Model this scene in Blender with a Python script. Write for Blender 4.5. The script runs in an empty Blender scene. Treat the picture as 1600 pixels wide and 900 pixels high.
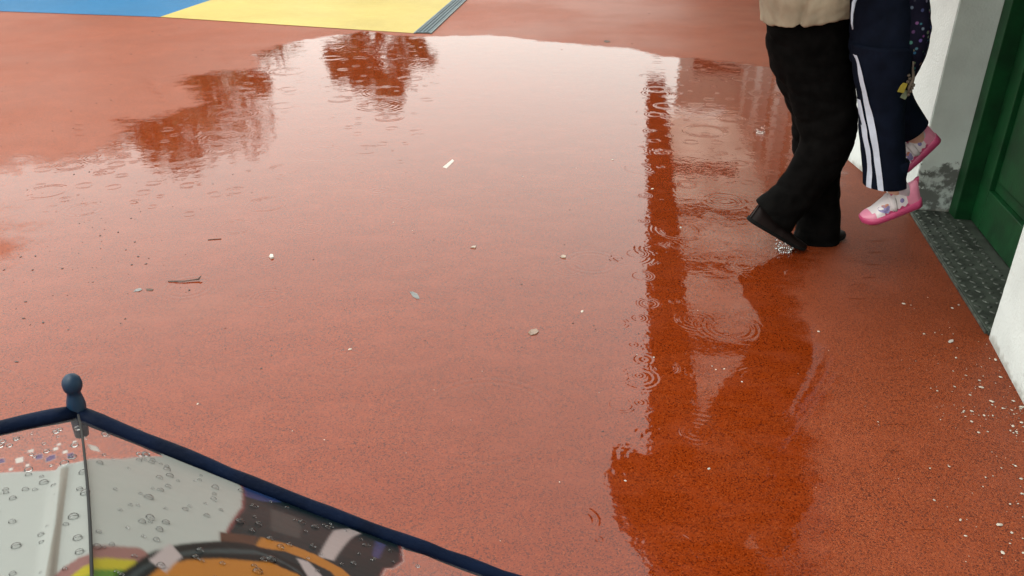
import bpy, bmesh, math, random
from mathutils import Vector, Matrix, noise
R = math.radians
random.seed(7)
C = bpy.context.scene.collection
sc = bpy.context.scene

# ------------------------------------------------------------------ camera
CAM_H = 1.4; PITCH = R(27.0); FPX = 1250.0          # focal length in pixels of a 1600 px wide picture
cd = bpy.data.cameras.new('camera'); cam = bpy.data.objects.new('camera', cd); C.objects.link(cam)
cd.sensor_width = 36.0; cd.lens = 36.0*FPX/1600.0; cd.clip_start = 0.02; cd.clip_end = 600.0
cam.location = (0, 0, CAM_H); cam.rotation_euler = (math.pi/2-PITCH, 0, 0)
sc.camera = cam

# ------------------------------------------------------------------ overcast sky
SUN_EL, SUN_AZ = R(64), R(215)
w = bpy.data.worlds.new('World'); sc.world = w; w.use_nodes = True
nt = w.node_tree; nt.nodes.clear()
wo = nt.nodes.new('ShaderNodeOutputWorld'); bg = nt.nodes.new('ShaderNodeBackground')
sky = nt.nodes.new('ShaderNodeTexSky'); sky.sky_type = 'NISHITA'; sky.sun_disc = False
sky.sun_elevation = SUN_EL; sky.sun_rotation = SUN_AZ; sky.air_density = 1.0; sky.dust_density = 4.0
bw = nt.nodes.new('ShaderNodeRGBToBW')
mx = nt.nodes.new('ShaderNodeMixRGB'); mx.inputs[0].default_value = 0.9
# even cloud layer: the standard overcast sky, three times as bright overhead as at the horizon
tc = nt.nodes.new('ShaderNodeTexCoord'); sx = nt.nodes.new('ShaderNodeSeparateXYZ'); nt.links.new(tc.outputs['Generated'], sx.inputs[0])
mr = nt.nodes.new('ShaderNodeMapRange'); nt.links.new(sx.outputs[2], mr.inputs[0])
for i_, v_ in enumerate((0.0, 1.0, 6.2, 16.0)): mr.inputs[1+i_].default_value = v_
cl = nt.nodes.new('ShaderNodeCombineColor'); cm = nt.nodes.new('ShaderNodeMath'); cm.operation = 'MULTIPLY'; cm.inputs[1].default_value = .93
cr = nt.nodes.new('ShaderNodeMath'); cr.operation = 'MULTIPLY'; cr.inputs[1].default_value = .965; nt.links.new(mr.outputs[0], cr.inputs[0])
nt.links.new(mr.outputs[0], cm.inputs[0]); nt.links.new(cr.outputs[0], cl.inputs[0]); nt.links.new(mr.outputs[0], cl.inputs[1]); nt.links.new(cm.outputs[0], cl.inputs[2])
nt.links.new(cl.outputs[0], mx.inputs[2])
nt.links.new(sky.outputs[0], bw.inputs[0]); nt.links.new(bw.outputs[0], mx.inputs[1])
nt.links.new(mx.outputs[0], bg.inputs[0]); bg.inputs[1].default_value = 0.1
nt.links.new(bg.outputs[0], wo.inputs[0])
sl = bpy.data.lights.new('sun', 'SUN'); sl.energy = 0.5; sl.angle = R(30); sl.color = (1, .97, .93)
so = bpy.data.objects.new('sun', sl); C.objects.link(so)
so.rotation_euler = (math.pi/2-SUN_EL, 0, math.pi-SUN_AZ)
sc.view_settings.view_transform = 'Standard'; sc.view_settings.look = 'None'
sc.view_settings.gamma = 1; sc.view_settings.use_curve_mapping = False
sc.view_settings.exposure = 1.5

# ------------------------------------------------------------------ helpers
CT, ST = math.cos(PITCH), math.sin(PITCH)
def ray(px, py):
    x, y, z = px-800, py-450, FPX
    return x, z*CT-y*ST, z*ST+y*CT                    # right, forward, down
def G(px, py, z=0.0):                                  # point of the ground seen at a pixel of the photograph
    x, f, d = ray(px, py); k = (CAM_H-z)/d
    return Vector((x*k, f*k, z))
def W(px, py, Y):                                      # point at forward distance Y
    x, f, d = ray(px, py); k = Y/f
    return Vector((x*k, Y, CAM_H-d*k))
def mpp(p):                                            # metres per photograph pixel at a point
    return (p.y*CT+(CAM_H-p.z)*ST)/FPX

def link(name, me, mat=None, parent=None):
    o = bpy.data.objects.new(name, me); C.objects.link(o)
    if mat is not None and not me.materials: me.materials.append(mat)
    if parent is not None: o.parent = parent
    return o
def mesh(name, verts, faces, smooth=False):
    me = bpy.data.meshes.new(name); me.from_pydata([tuple(v) for v in verts], [], faces); me.update()
    if smooth:
        for p in me.polygons: p.use_smooth = True
    return me
def obj(name, bm, mat, parent=None, smooth=False):
    me = bpy.data.meshes.new(name); bmesh.ops.recalc_face_normals(bm, faces=bm.faces[:]); bm.to_mesh(me); bm.free()
    if smooth:
        for p in me.polygons: p.use_smooth = True
    return link(name, me, mat, parent)
def tag(o, label, cat, group=None):
    o['label'] = label; o['category'] = cat
    if group: o['group'] = group
    return o
def thing(name, label, cat, loc=(0,0,0), group=None):
    o = bpy.data.objects.new(name, None); C.objects.link(o); o.location = loc; o.empty_display_size = .1
    return tag(o, label, cat, group)
def keep(o):                                           # parent without moving the part
    bpy.context.view_layer.update()
def adopt(part, parent):
    part.parent = parent; part.matrix_parent_inverse = Matrix.Translation(-Vector(parent.location)); return part
def struct(o): o['kind'] = 'structure'; return o
def stuff(o): o['kind'] = 'stuff'; return o
def box(bm, M, sx, sy, sz, bev=0.0):
    r = bmesh.ops.create_cube(bm, size=1.0, matrix=M @ Matrix.Diagonal((sx, sy, sz, 1)))
    if bev:
        es = set(e for v in r['verts'] for e in v.link_edges)
        bmesh.ops.bevel(bm, geom=list(es), offset=bev, segments=2, affect='EDGES', profile=.5)
def prism(bm, pts, z0, z1):
    a = [bm.verts.new((p[0], p[1], z0)) for p in pts]; b = [bm.verts.new((p[0], p[1], z1)) for p in pts]
    n = len(pts); bm.faces.new(a[::-1]); bm.faces.new(b)
    for i in range(n): bm.faces.new((a[i], a[(i+1) % n], b[(i+1) % n], b[i]))
def tube(bm, pts, rad, n=14, up=Vector((0,1,0)), cap=True):
    """sweep of ellipses; rad = list of (ra, rb): ra across, rb along 'up'"""
    pts = [Vector(p) for p in pts]; rings = []
    for i, p in enumerate(pts):
        t = (pts[min(i+1, len(pts)-1)]-pts[max(i-1, 0)]).normalized()
        a = up.cross(t)
        a = a.normalized() if a.length > 1e-4 else Vector((1,0,0))
        b = t.cross(a).normalized()
        ra, rb = rad[i] if isinstance(rad[i], tuple) else (rad[i], rad[i])
        rings.append([bm.verts.new(p+a*ra*math.cos(2*math.pi*k/n)+b*rb*math.sin(2*math.pi*k/n)) for k in range(n)])
    for i in range(len(rings)-1):
        for k in range(n): bm.faces.new((rings[i][k], rings[i][(k+1) % n], rings[i+1][(k+1) % n], rings[i+1][k]))
    if cap:
        bm.faces.new(rings[0][::-1]); bm.faces.new(rings[-1])
    return rings
def spline(ctrl, n):                                   # Catmull-Rom through tuples of any length
    out = []; m = len(ctrl)
    for i in range(n):
        u = i/(n-1)*(m-1); k = min(int(u), m-2); t = u-k
        q = [ctrl[max(0, min(m-1, k+d))] for d in (-1, 0, 1, 2)]
        out.append(tuple(.5*(2*b+(c-a)*t+(2*a-5*b+4*c-d)*t*t+(3*b-a-3*c+d)*t**3) for a, b, c, d in zip(*q)))
    return out
def remeshed(bm, voxel, smooth=4, fold=None):
    """melt overlapping tubes into one continuous skin"""
    bmesh.ops.recalc_face_normals(bm, faces=bm.faces[:])
    me = bpy.data.meshes.new('tmp'); bm.to_mesh(me); bm.free()
    o = bpy.data.objects.new('tmp', me); C.objects.link(o)
    m = o.modifiers.new('r', 'REMESH'); m.mode = 'VOXEL'; m.voxel_size = voxel
    s = o.modifiers.new('s', 'SMOOTH'); s.iterations = smooth; s.factor = .5
    dg = bpy.context.evaluated_depsgraph_get(); dg.update()
    res = bpy.data.meshes.new_from_object(o.evaluated_get(dg))
    bpy.data.objects.remove(o); bpy.data.meshes.remove(me)
    if fold:
        ns = [v.normal.copy() for v in res.vertices]
        for v, nn in zip(res.vertices, ns): v.co += nn*fold(v.co)
    for p in res.polygons: p.use_smooth = True
    res.update(); return res

# ------------------------------------------------------------------ materials
def nodes(name):
    m = bpy.data.materials.new(name); m.use_nodes = True; t = m.node_tree
    return m, t, t.nodes['Principled BSDF'], t.nodes['Material Output']
def N(t, typ, **kw):
    n = t.nodes.new(typ)
    for k, v in kw.items(): setattr(n, k, v)
    return n
def L(t, a, b): t.links.new(a, b)
def math_(t, op, a, b=None, c=None, clamp=False):
    n = t.nodes.new('ShaderNodeMath'); n.operation = op; n.use_clamp = clamp
    for i, v in enumerate((a, b, c)):
        if v is None: continue
        if isinstance(v, (int, float)): n.inputs[i].default_value = v
        else: t.links.new(v, n.inputs[i])
    return n.outputs[0]
def mixc(t, f, a, b, mode='MIX'):
    n = t.nodes.new('ShaderNodeMixRGB'); n.blend_type = mode
    for i, v in enumerate((f, a, b)):
        if isinstance(v, (int, float)): n.inputs[i].default_value = v
        elif isinstance(v, tuple): n.inputs[i].default_value = v+(1,) if len(v) == 3 else v
        else: t.links.new(v, n.inputs[i])
    return n.outputs[0]
def ramp(t, f, a, b):
    n = t.nodes.new('ShaderNodeMapRange'); n.interpolation_type = 'SMOOTHSTEP'
    t.links.new(f, n.inputs[0]); n.inputs[1].default_value = a; n.inputs[2].default_value = b
    return n.outputs[0]
def noise_(t, co, scale, detail=3, rough=.55):
    n = t.nodes.new('ShaderNodeTexNoise'); n.inputs['Scale'].default_value = scale
    n.inputs['Detail'].default_value = detail; n.inputs['Roughness'].default_value = rough
    if co is not None: t.links.new(co, n.inputs['Vector'])
    return n.outputs[0]
def simple(name, col, rough=.6, var=.15, scale=30, bump=.0, bscale=200, metal=0, spec=.5, sheen=0):
    m, t, p, o = nodes(name)
    co = N(t, 'ShaderNodeTexCoord').outputs['Object']
    f = noise_(t, co, scale, 4)
    c2 = tuple(max(0, c*(1-var)) for c in col); c1 = tuple(min(1, c*(1+var)) for c in col)
    L(t, mixc(t, ramp(t, f, .3, .7), c2, c1), p.inputs['Base Color'])
    p.inputs['Roughness'].default_value = rough; p.inputs['Metallic'].default_value = metal
    p.inputs['Specular IOR Level'].default_value = spec
    if sheen: p.inputs['Sheen Weight'].default_value = sheen
    if bump:
        b = N(t, 'ShaderNodeBump'); b.inputs['Strength'].default_value = 1; b.inputs['Distance'].default_value = bump
        L(t, noise_(t, co, bscale, 3), b.inputs['Height']); L(t, b.outputs[0], p.inputs['Normal'])
    return m

def granules(t, co, base, dark, light):
    """coloured rubber crumb: each crumb a shade of its own, worn patches"""
    v = N(t, 'ShaderNodeTexVoronoi'); v.inputs['Scale'].default_value = 330; L(t, co, v.inputs['Vector'])
    sep = N(t, 'ShaderNodeSeparateColor'); L(t, v.outputs['Color'], sep.inputs[0])
    c = mixc(t, ramp(t, sep.outputs[0], .08, .45), dark, base)
    c = mixc(t, math_(t, 'MULTIPLY', ramp(t, sep.outputs[1], .80, 1.0), .6), c, light)
    big = noise_(t, co, .9, 4); mid = noise_(t, co, 7, 4)
    c = mixc(t, math_(t, 'MULTIPLY', ramp(t, big, .35, .7), .42), c, tuple(x*.66 for x in base))
    c = mixc(t, math_(t, 'MULTIPLY', ramp(t, mid, .45, .75), .22), c, tuple(min(1, x*1.25+.012) for x in base))
    return c, v.outputs['Distance']
ORANGE = ((.168, .030, .0068), (.06, .010, .003), (.28, .075, .027))
def rubber_nodes(t, p, co, pal, wet):
    c, d = granules(t, co, *pal); L(t, c, p.inputs['Base Color'])
    p.inputs['Roughness'].default_value = .6; p.inputs['Specular IOR Level'].default_value = .15
    b = N(t, 'ShaderNodeBump'); b.inputs['Strength'].default_value = .8; b.inputs['Distance'].default_value = .0012
    L(t, d, b.inputs['Height']); b.invert = True
    L(t, b.outputs[0], p.inputs['Normal'])
    # thin water film, patchy
    wetness = ramp(t, noise_(t, co, .55, 3), .30, .62)
    p.inputs['Coat IOR'].default_value = 1.33
    L(t, math_(t, 'MULTIPLY_ADD', wetness, .16*wet, .07*wet), p.inputs['Coat Weight'])
    L(t, math_(t, 'MULTIPLY_ADD', wetness, -.14, .44), p.inputs['Coat Roughness'])
    b2 = N(t, 'ShaderNodeBump'); b2.inputs['Strength'].default_value = .5; b2.inputs['Distance'].default_value = .0008
    L(t, d, b2.inputs['Height']); L(t, b2.outputs[0], p.inputs['Coat Normal'])
def rubber(name, pal, wet=1.0):
    m, t, p, o = nodes(name)
    rubber_nodes(t, p, N(t, 'ShaderNodeTexCoord').outputs['Object'], pal, wet)
    return m
M_ORANGE = rubber('orange_rubber', ORANGE)
M_BLUE = rubber('blue_rubber', ((.003, .080, .185), (.002, .045, .12), (.015, .125, .24)), .35)
M_YELLOW = rubber('yellow_rubber', ((.31, .235, .060), (.25, .18, .04), (.38, .31, .13)), .35)

def plaster(name, col, stain=False, rough=.85):
    m, t, p, o = nodes(name)
    co = N(t, 'ShaderNodeTexCoord').outputs['Object']
    f = noise_(t, co, 5, 5); g = noise_(t, co, 90, 4)
    c = mixc(t, ramp(t, f, .35, .75), col, tuple(x*.86 for x in col))
    # dirt splashed up from the ground, with ragged outline
    sp = N(t, 'ShaderNodeSeparateXYZ'); L(t, co, sp.inputs[0])
    hz = math_(t, 'ADD', sp.outputs[2], math_(t, 'MULTIPLY_ADD', noise_(t, co, 22, 5), .10, -.05))
    if stain:
        sh = math_(t, 'ADD', sp.outputs[2], math_(t, 'MULTIPLY_ADD', noise_(t, co, 9, 7, .68), 1.05, -.52))
        k = ramp(t, sh, .235, .20)
        k = math_(t, 'MULTIPLY', k, math_(t, 'MULTIPLY_ADD', ramp(t, noise_(t, co, 17, 5, .6), .40, .56), .75, .25))
        c = mixc(t, math_(t, 'MULTIPLY', k, .9), c, (.07, .072, .064))
    c = mixc(t, math_(t, 'MULTIPLY', ramp(t, hz, .035, .0), .55), c, (.16, .13, .10))
    L(t, c, p.inputs['Base Color']); p.inputs['Roughness'].default_value = rough
    b = N(t, 'ShaderNodeBump'); b.inputs['Strength'].default_value = .9; b.inputs['Distance'].default_value = .003
    L(t, math_(t, 'ADD', g, math_(t, 'MULTIPLY', f, 1.2)), b.inputs['Height']); L(t, b.outputs[0], p.inputs['Normal'])
    return m
M_WHITE = plaster('white_plaster', (.62, .655, .645))
M_GREY = plaster('grey_plaster', (.58, .65, .62), stain=True)
M_OCHRE = plaster('dull_plaster', (.34, .27, .22))
M_CEIL = plaster('ceiling_plaster', (.62, .60, .56))
M_GREEN = simple('green_gloss_paint', (.0018, .040, .010), .5, .3, 9, .0006, 60, spec=.22)
M_DARKWOOD = simple('dark_brown_timber', (.035, .022, .015), .6, .3, 12, .001, 80)
M_BARK = simple('tree_bark', (.07, .05, .035), .9, .3, 14, .01, 30)

# ------------------------------------------------------------------ ground
s = 130
ground = struct(link('playground_ground', mesh('playground_ground', [(-s,-40,0),(s,-40,0),(s,2*s,0),(-s,2*s,0)], [(0,1,2,3)]), M_ORANGE))
def ext(a, b, length):                                  # continue a -> b to a total length
    d = (b-a).normalized(); return a+d*length
a0, a1, a2 = G(0, 18), G(250, 27), G(647, 52.5)
aleft = ext(a1, a0, 14); btop = ext(a1, G(331, 0), 16); ytop = ext(a2, G(708, 0), 16)
def sheet(name, pts, z, mat):
    return struct(link(name, mesh(name, [(p.x, p.y, z) for p in pts], [tuple(range(len(pts)))]), mat))
sheet('blue_ground_marking', [aleft, a1, btop, btop+Vector((-14, 4, 0))], .004, M_BLUE)
sheet('yellow_ground_marking', [a1, a2, ytop, btop], .0045, M_YELLOW)

# drain channel between the yellow field and the orange one
dr0, dr1 = G(647, 52.5), G(671, 56.5); dl = (G(708, 0)-dr0).normalized(); dn = Vector((dl.y, -dl.x, 0))
dw = abs((dr1-dr0).dot(dn)); dw = max(.14, min(dw, .30))
M_STEEL = simple('wet_galvanised_steel', (.045, .062, .072), .6, .3, 15, .0008, 90, 0, .2)
M_STEEL2 = simple('pale_galvanised_edge', (.10, .115, .12), .6, .25, 15, .0008, 90, 0, .2)
M_DARK = simple('dark_channel', (.02, .025, .028), .5)
drain = thing('drain_channel', 'narrow grey slotted drain channel along the edge of the yellow ground', 'drain', (dr0.x, dr0.y, 0))
DLEN = 13.0
def dbox(bm, u0, u1, n0, n1, z0, z1):
    c = dr0+dl*(u0+u1)/2+dn*(n0+n1)/2+Vector((0, 0, (z0+z1)/2))
    M = Matrix((( dl.x, dn.x, 0, c.x), (dl.y, dn.y, 0, c.y), (0, 0, 1, c.z), (0, 0, 0, 1)))
    box(bm, M, u1-u0, n1-n0, z1-z0)
bm = bmesh.new(); dbox(bm, 0, DLEN, .012, dw-.012, .001, .006); adopt(obj('channel_bed', bm, M_DARK), drain)
for n0 in (.0, dw-.016):
    bm = bmesh.new(); dbox(bm, -.02, DLEN, n0, n0+.016, .001, .014); adopt(obj('edge_rail', bm, M_STEEL2), drain)
for i in range(4):
    n0 = .022+i*(dw-.055)/3.3
    bm = bmesh.new(); dbox(bm, .0, DLEN, n0, n0+.024, .004, .0125); adopt(obj('grating_bar', bm, M_STEEL), drain)
bm = bmesh.new()
for i in range(int(DLEN/.06)): dbox(bm, i*.06, i*.06+.012, .0165, dw-.0165, .004, .0105)
stuff(adopt(obj('grating_crossbars', bm, M_STEEL), drain))

# ------------------------------------------------------------------ puddle
outline_px = [(-500, 300), (-260, 262), (-80, 250), (0, 243), (90, 238), (150, 228), (175, 206), (168, 184), (245, 178), (300, 160),
              (262, 120), (330, 110), (395, 104), (380, 86), (430, 68), (500, 56), (575, 48), (650, 56), (700, 55.5), (765, 53),
              (850, 63), (930, 70), (1000, 76), (1032, 86), (1100, 91), (1160, 97), (1250, 110), (1310, 150), (1335, 215), (1325, 270), (1310, 330), (1300, 385),
              (1272, 440), (1262, 470), (1275, 505), (1312, 550), (1318, 600), (1300, 660), (1298, 720), (1330, 800), (1330, 960), (1240, 1080),
              (0, 1300), (-900, 900), (-1100, 500)]
OUT = [G(*p) for p in outline_px]
ISL, ISL2 = G(-25, 395), G(-90, 380)                   # a hump of ground that stands out of the water
def sdist(x, y):
    ins = False; best = 1e9; n = len(OUT)
    for i in range(n):
        a, b = OUT[i], OUT[(i+1) % n]
        if (a.y > y) != (b.y > y) and x < (b.x-a.x)*(y-a.y)/(b.y-a.y)+a.x: ins = not ins
        dx, dy = b.x-a.x, b.y-a.y; t = max(0, min(1, ((x-a.x)*dx+(y-a.y)*dy)/(dx*dx+dy*dy)))
        d = (a.x+t*dx-x)**2+(a.y+t*dy-y)**2
        if d < best: best = d
    isl = min(math.hypot(x-ISL.x, (y-ISL.y)*.8)-.02, math.hypot(x-ISL2.x, y-ISL2.y)-.06)
    return min(math.sqrt(best)*(1 if ins else -1), isl)
x0, x1 = min(p.x for p in OUT)-.15, max(p.x for p in OUT)+.15
y0, y1 = min(p.y for p in OUT)-.15, max(p.y for p in OUT)+.15
step = .06; nx, ny = int((x1-x0)/step)+1, int((y1-y0)/step)+1
dep = {}; vid = {}; vs = []; fs = []; dv = []
for j in range(ny):
    for i in range(nx): dep[i, j] = sdist(x0+i*step, y0+j*step)
for j in range(ny-1):
    for i in range(nx-1):
        q = [(i, j), (i+1, j), (i+1, j+1), (i, j+1)]
        if max(dep[k] for k in q) < -.13: continue
        for k in q:
            if k not in vid:
                vid[k] = len(vs); vs.append((x0+k[0]*step, y0+k[1]*step, .0012)); dd = dep[k]; xx, yy = vs[-1][0], vs[-1][1]
                if xx < -1.0 and dd > 0: dd *= max(.22, 1+(xx+1.0)*.5) if yy < 4.6 else max(.5, 1+(xx+1.0)*.25)
                dv.append(dd)
        fs.append(tuple(vid[k] for k in q))
pm = mesh('puddle', vs, fs)
at_ = pm.attributes.new('water_depth', 'FLOAT', 'POINT')
for i, d in enumerate(dv): at_.data[i].value = d

m, t, p, mo = nodes('puddle_water')
co = N(t, 'ShaderNodeTexCoord').outputs['Object']
rubber_nodes(t, p, co, ORANGE, 1.0)
gc, gd = granules(t, co, (.138, .0183, .0024), (.045, .0045, .001), (.22, .044, .010))
mp = N(t, 'ShaderNodeMapping'); mp.inputs['Scale'].default_value = (.7, 2.6, 1); mp.inputs['Rotation'].default_value = (0, 0, .35); L(t, co, mp.inputs['Vector'])
wn = noise_(t, mp.outputs[0], 1.4, 6, .62)                # fine silt settled in drifts under the water
silt = math_(t, 'MULTIPLY', ramp(t, math_(t, 'ABSOLUTE', math_(t, 'SUBTRACT', wn, .5)), .05, .0), .06)
silt = math_(t, 'ADD', silt, math_(t, 'MULTIPLY', ramp(t, wn, .52, .74), .13))
gc = mixc(t, silt, gc, (.21, .062, .030))
dif = N(t, 'ShaderNodeBsdfDiffuse'); L(t, gc, dif.inputs[0])
# ripples: random drop rings, a few large ones where the rain just fell, and a faint shiver
sp = N(t, 'ShaderNodeSeparateXYZ'); L(t, co, sp.inputs[0])
def rings(scale, lam, rmax, wid, amp, thr):
    v = N(t, 'ShaderNodeTexVoronoi'); v.voronoi_dimensions = '2D'; v.inputs['Scale'].default_value = scale; L(t, co, v.inputs['Vector'])
    s_ = N(t, 'ShaderNodeSeparateColor'); L(t, v.outputs['Color'], s_.inputs[0])
    d = math_(t, 'DIVIDE', v.outputs['Distance'], scale)
    e = math_(t, 'SUBTRACT', d, math_(t, 'MULTIPLY', s_.outputs[0], rmax))
    wv = math_(t, 'SINE', math_(t, 'MULTIPLY', e, 2*math.pi/lam))
    env = math_(t, 'EXPONENT', math_(t, 'MULTIPLY', math_(t, 'MULTIPLY', e, e), -1/(wid*wid)))
    on = math_(t, 'GREATER_THAN', s_.outputs[1], thr)
    return math_(t, 'MULTIPLY', math_(t, 'MULTIPLY', wv, env), math_(t, 'MULTIPLY', on, amp))
brk = ramp(t, noise_(t, co, 11, 2), .42, .60)
def one_ring(px, py, r, lam, wid, amp):
    c = G(px, py); dx = math_(t, 'SUBTRACT', sp.outputs[0], c.x); dy = math_(t, 'SUBTRACT', sp.outputs[1], c.y)
    d = math_(t, 'SQRT', math_(t, 'ADD', math_(t, 'MULTIPLY', dx, dx), math_(t, 'MULTIPLY', dy, dy)))
    e = math_(t, 'SUBTRACT', d, r)
    wv = math_(t, 'SINE', math_(t, 'MULTIPLY', e, 2*math.pi/lam))
    env = math_(t, 'EXPONENT', math_(t, 'MULTIPLY', math_(t, 'MULTIPLY', e, e), -1/(wid*wid)))
    return math_(t, 'MULTIPLY', math_(t, 'MULTIPLY', math_(t, 'MULTIPLY', wv, env), brk), amp*.62)
hs = [rings(2.6, .020, .10, .022, .00020, .40), rings(5.5, .012, .045, .012, .00012, .30), rings(1.3, .030, .22, .035, .00022, .35)]
for a in [(1138, 512, .085, .021, .030, .00040), (1088, 500, .06, .018, .026, .00036), (965, 505, .035, .014, .012, .00030),
          (1182, 592, .055, .018, .022, .00032), (1040, 575, .04, .015, .02, .00030), (1000, 590, .06, .02, .025, .00034),
          (1090, 720, .20, .026, .035, .00030), (1050, 860, .06, .018, .022, .00036), (1027, 146, .09, .03, .035, .0004),
          (1025, 390, .07, .022, .04, .0005), (1060, 360, .09, .022, .03, .0004), (985, 400, .08, .02, .03, .0004), (1185, 425, .06, .02, .03, .0004),
          (345, 215, .10, .03, .05, .0005), (590, 165, .12, .04, .06, .0005), (570, 75, .2, .06, .10, .0006), (620, 100, .2, .05, .08, .0005)]:
    hs.append(one_ring(*a))
shiver = math_(t, 'MULTIPLY', noise_(t, co, 9, 3, .6), .00085)
fine = math_(t, 'MULTIPLY', noise_(t, co, 42, 2, .5), .00014)
h = math_(t, 'ADD', shiver, fine)
for x in hs: h = math_(t, 'ADD', h, x)
b = N(t, 'ShaderNodeBump'); b.inputs['Strength'].default_value = 1; b.inputs['Distance'].default_value = 1; L(t, h, b.inputs['Height'])
glo = N(t, 'ShaderNodeBsdfGlossy'); glo.inputs['Roughness'].default_value = .035; glo.inputs['Color'].default_value = (1, 1, 1, 1)
L(t, b.outputs[0], glo.inputs['Normal'])
fr = N(t, 'ShaderNodeFresnel'); fr.inputs['IOR'].default_value = 1.333; L(t, b.outputs[0], fr.inputs['Normal'])
water = N(t, 'ShaderNodeMixShader'); L(t, fr.outputs[0], water.inputs[0]); L(t, dif.outputs[0], water.inputs[1]); L(t, glo.outputs[0], water.inputs[2])
dn_ = N(t, 'ShaderNodeAttribute'); dn_.attribute_name = 'water_depth'
edge = math_(t, 'ADD', dn_.outputs['Fac'], math_(t, 'MULTIPLY_ADD', noise_(t, co, 6, 5, .65), .26, -.13))
edge = math_(t, 'ADD', edge, math_(t, 'MULTIPLY_ADD', gd, -.10, .035))
pres = ramp(t, edge, -.01, .08)
fin = N(t, 'ShaderNodeMixShader'); L(t, pres, fin.inputs[0]); L(t, p.outputs[0], fin.inputs[1]); L(t, water.outputs[0], fin.inputs[2])
L(t, fin.outputs[0], mo.inputs[0])
M_PUDDLE = m
pm.materials.append(M_PUDDLE)
struct(link('puddle', pm))

# ------------------------------------------------------------------ building with the green door
pD, pC, pB, pA = G(1602, 636), G(1545, 529), G(1420, 329), G(1327, 252)
pE = ext(pB, pA, (pA-pB).length+.35)
near_dir = (pD-pC).normalized(); pF = pC+near_dir*4.5
bld = thing('building', 'white plastered building with a green door in a recess at right', 'building', (pB.x, pB.y, 0))
WALL_H = 3.18
def perp(a, b):                                          # to the right of a->b seen from above, away from the yard
    d = (b-a).normalized(); return Vector((-d.y, d.x, 0)) if (-d.y) > 0 else Vector((d.y, -d.x, 0))
nN = perp(pC, pF); nF = perp(pB, pE)
du = (pC-pB).normalized(); dnn = perp(pB, pC); DW = (pC-pB).length
bm = bmesh.new(); prism(bm, [pC, pF, pF+nN*.5, pC+dnn*.5], 0, WALL_H); o = obj('wall', bm, M_WHITE); adopt(o, bld)
bm = bmesh.new(); prism(bm, [pB, pB+dnn*.5, pE+nF*2.2, pE], 0, WALL_H); o = obj('wall', bm, M_WHITE); adopt(o, bld)
def D(u, n, z): return pB+du*u+dnn*n+Vector((0, 0, z))
MD = Matrix(((du.x, dnn.x, 0, 0), (du.y, dnn.y, 0, 0), (0, 0, 1, 0), (0, 0, 0, 1)))
def bbox(bm, u0, u1, n0, n1, z0, z1, bev=0):
    c = D((u0+u1)/2, (n0+n1)/2, (z0+z1)/2); box(bm, Matrix.Translation(c) @ MD, u1-u0, n1-n0, z1-z0, bev)
# grey reveal skins, lintel
REC = .17
bm = bmesh.new(); bbox(bm, .0, .006, .004, .30, .0, 2.25); o = adopt(obj('door_reveal', bm, M_GREY), bld); o['label'] = 'grey plaster door reveal with damp stain at its foot'
bm = bmesh.new(); bbox(bm, DW-.012, DW-.006, .004, .30, .0, 2.25); adopt(obj('door_reveal', bm, M_GREY), bld)
bm = bmesh.new(); bbox(bm, -.01, DW+.01, .003, .5, 2.2, WALL_H-.002); adopt(obj('lintel', bm, M_WHITE), bld)
# stepped-back wing and end wall beyond (seen mirrored in the puddle)
EAVE0 = Vector((.99, 4.13, 0)); es = Vector((.148, 1, 0)).normalized(); en = Vector((es.y, -es.x, 0)); EH = 3.2
k = (EH+CAM_H)/4.4
EAVE0 = Vector((.99*k, 4.13*k, 0))
def Ev(u, n): return EAVE0+es*u+en*n
bm = bmesh.new(); prism(bm, [Ev(1.2, 2.1), Ev(17, 2.1), Ev(17, 2.5), Ev(1.2, 2.5)], 0, 4.6); adopt(obj('wing_wall', bm, M_OCHRE), bld)
bm = bmesh.new(); prism(bm, [Ev(13.6, .62), Ev(13.6, 2.09), Ev(13.9, 2.09), Ev(13.9, .62)], 0, EH-.02); adopt(obj('end_wall', bm, M_WHITE), bld)
for u_, w_ in ((6.9, .3), (8.6, .5), (10.6, .7), (12.5, .55)):
    bm = bmesh.new(); prism(bm, [Ev(u_, 1.92), Ev(u_+w_, 1.92), Ev(u_+w_, 2.098), Ev(u_, 2.098)], 0, EH-.03); adopt(obj('pilaster', bm, M_WHITE), bld)
# porch roof: dark timber edge beam, light ceiling
for u_ in (-6.93, -4.83, -2.73, -.63, 1.47, 3.57, 5.67, 7.77, 9.87):
    bm = bmesh.new(); prism(bm, [Ev(u_, .458), Ev(u_, 1.6), Ev(u_+.09, 1.6), Ev(u_+.09, .458)], EH+.02, EH+.17); adopt(obj('rafter', bm, M_DARKWOOD), bld)
bm = bmesh.new(); prism(bm, [pB+Vector((.02, 0, 0)), pC+Vector((.02, 0, 0)), pF+nN*.02, pF+nN*5, pE+nF*5, pE+nF*.02], WALL_H+.003, WALL_H+.25); adopt(obj('roof', bm, M_CEIL), bld)
m, t, p, mo = nodes('milky_canopy_sheet'); co = N(t, 'ShaderNodeTexCoord').outputs['Object']
td = N(t, 'ShaderNodeBsdfTranslucent'); dd_ = N(t, 'ShaderNodeBsdfDiffuse'); mm_ = N(t, 'ShaderNodeMixShader'); mm_.inputs[0].default_value = .12
L(t, mixc(t, ramp(t, noise_(t, co, 1.5, 4), .3, .7), (.60, .56, .52), (.82, .77, .72)), td.inputs[0]); dd_.inputs[0].default_value = (.55, .52, .48, 1)
L(t, td.outputs[0], mm_.inputs[1]); L(t, dd_.outputs[0], mm_.inputs[2]); L(t, mm_.outputs[0], mo.inputs[0])
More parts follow.
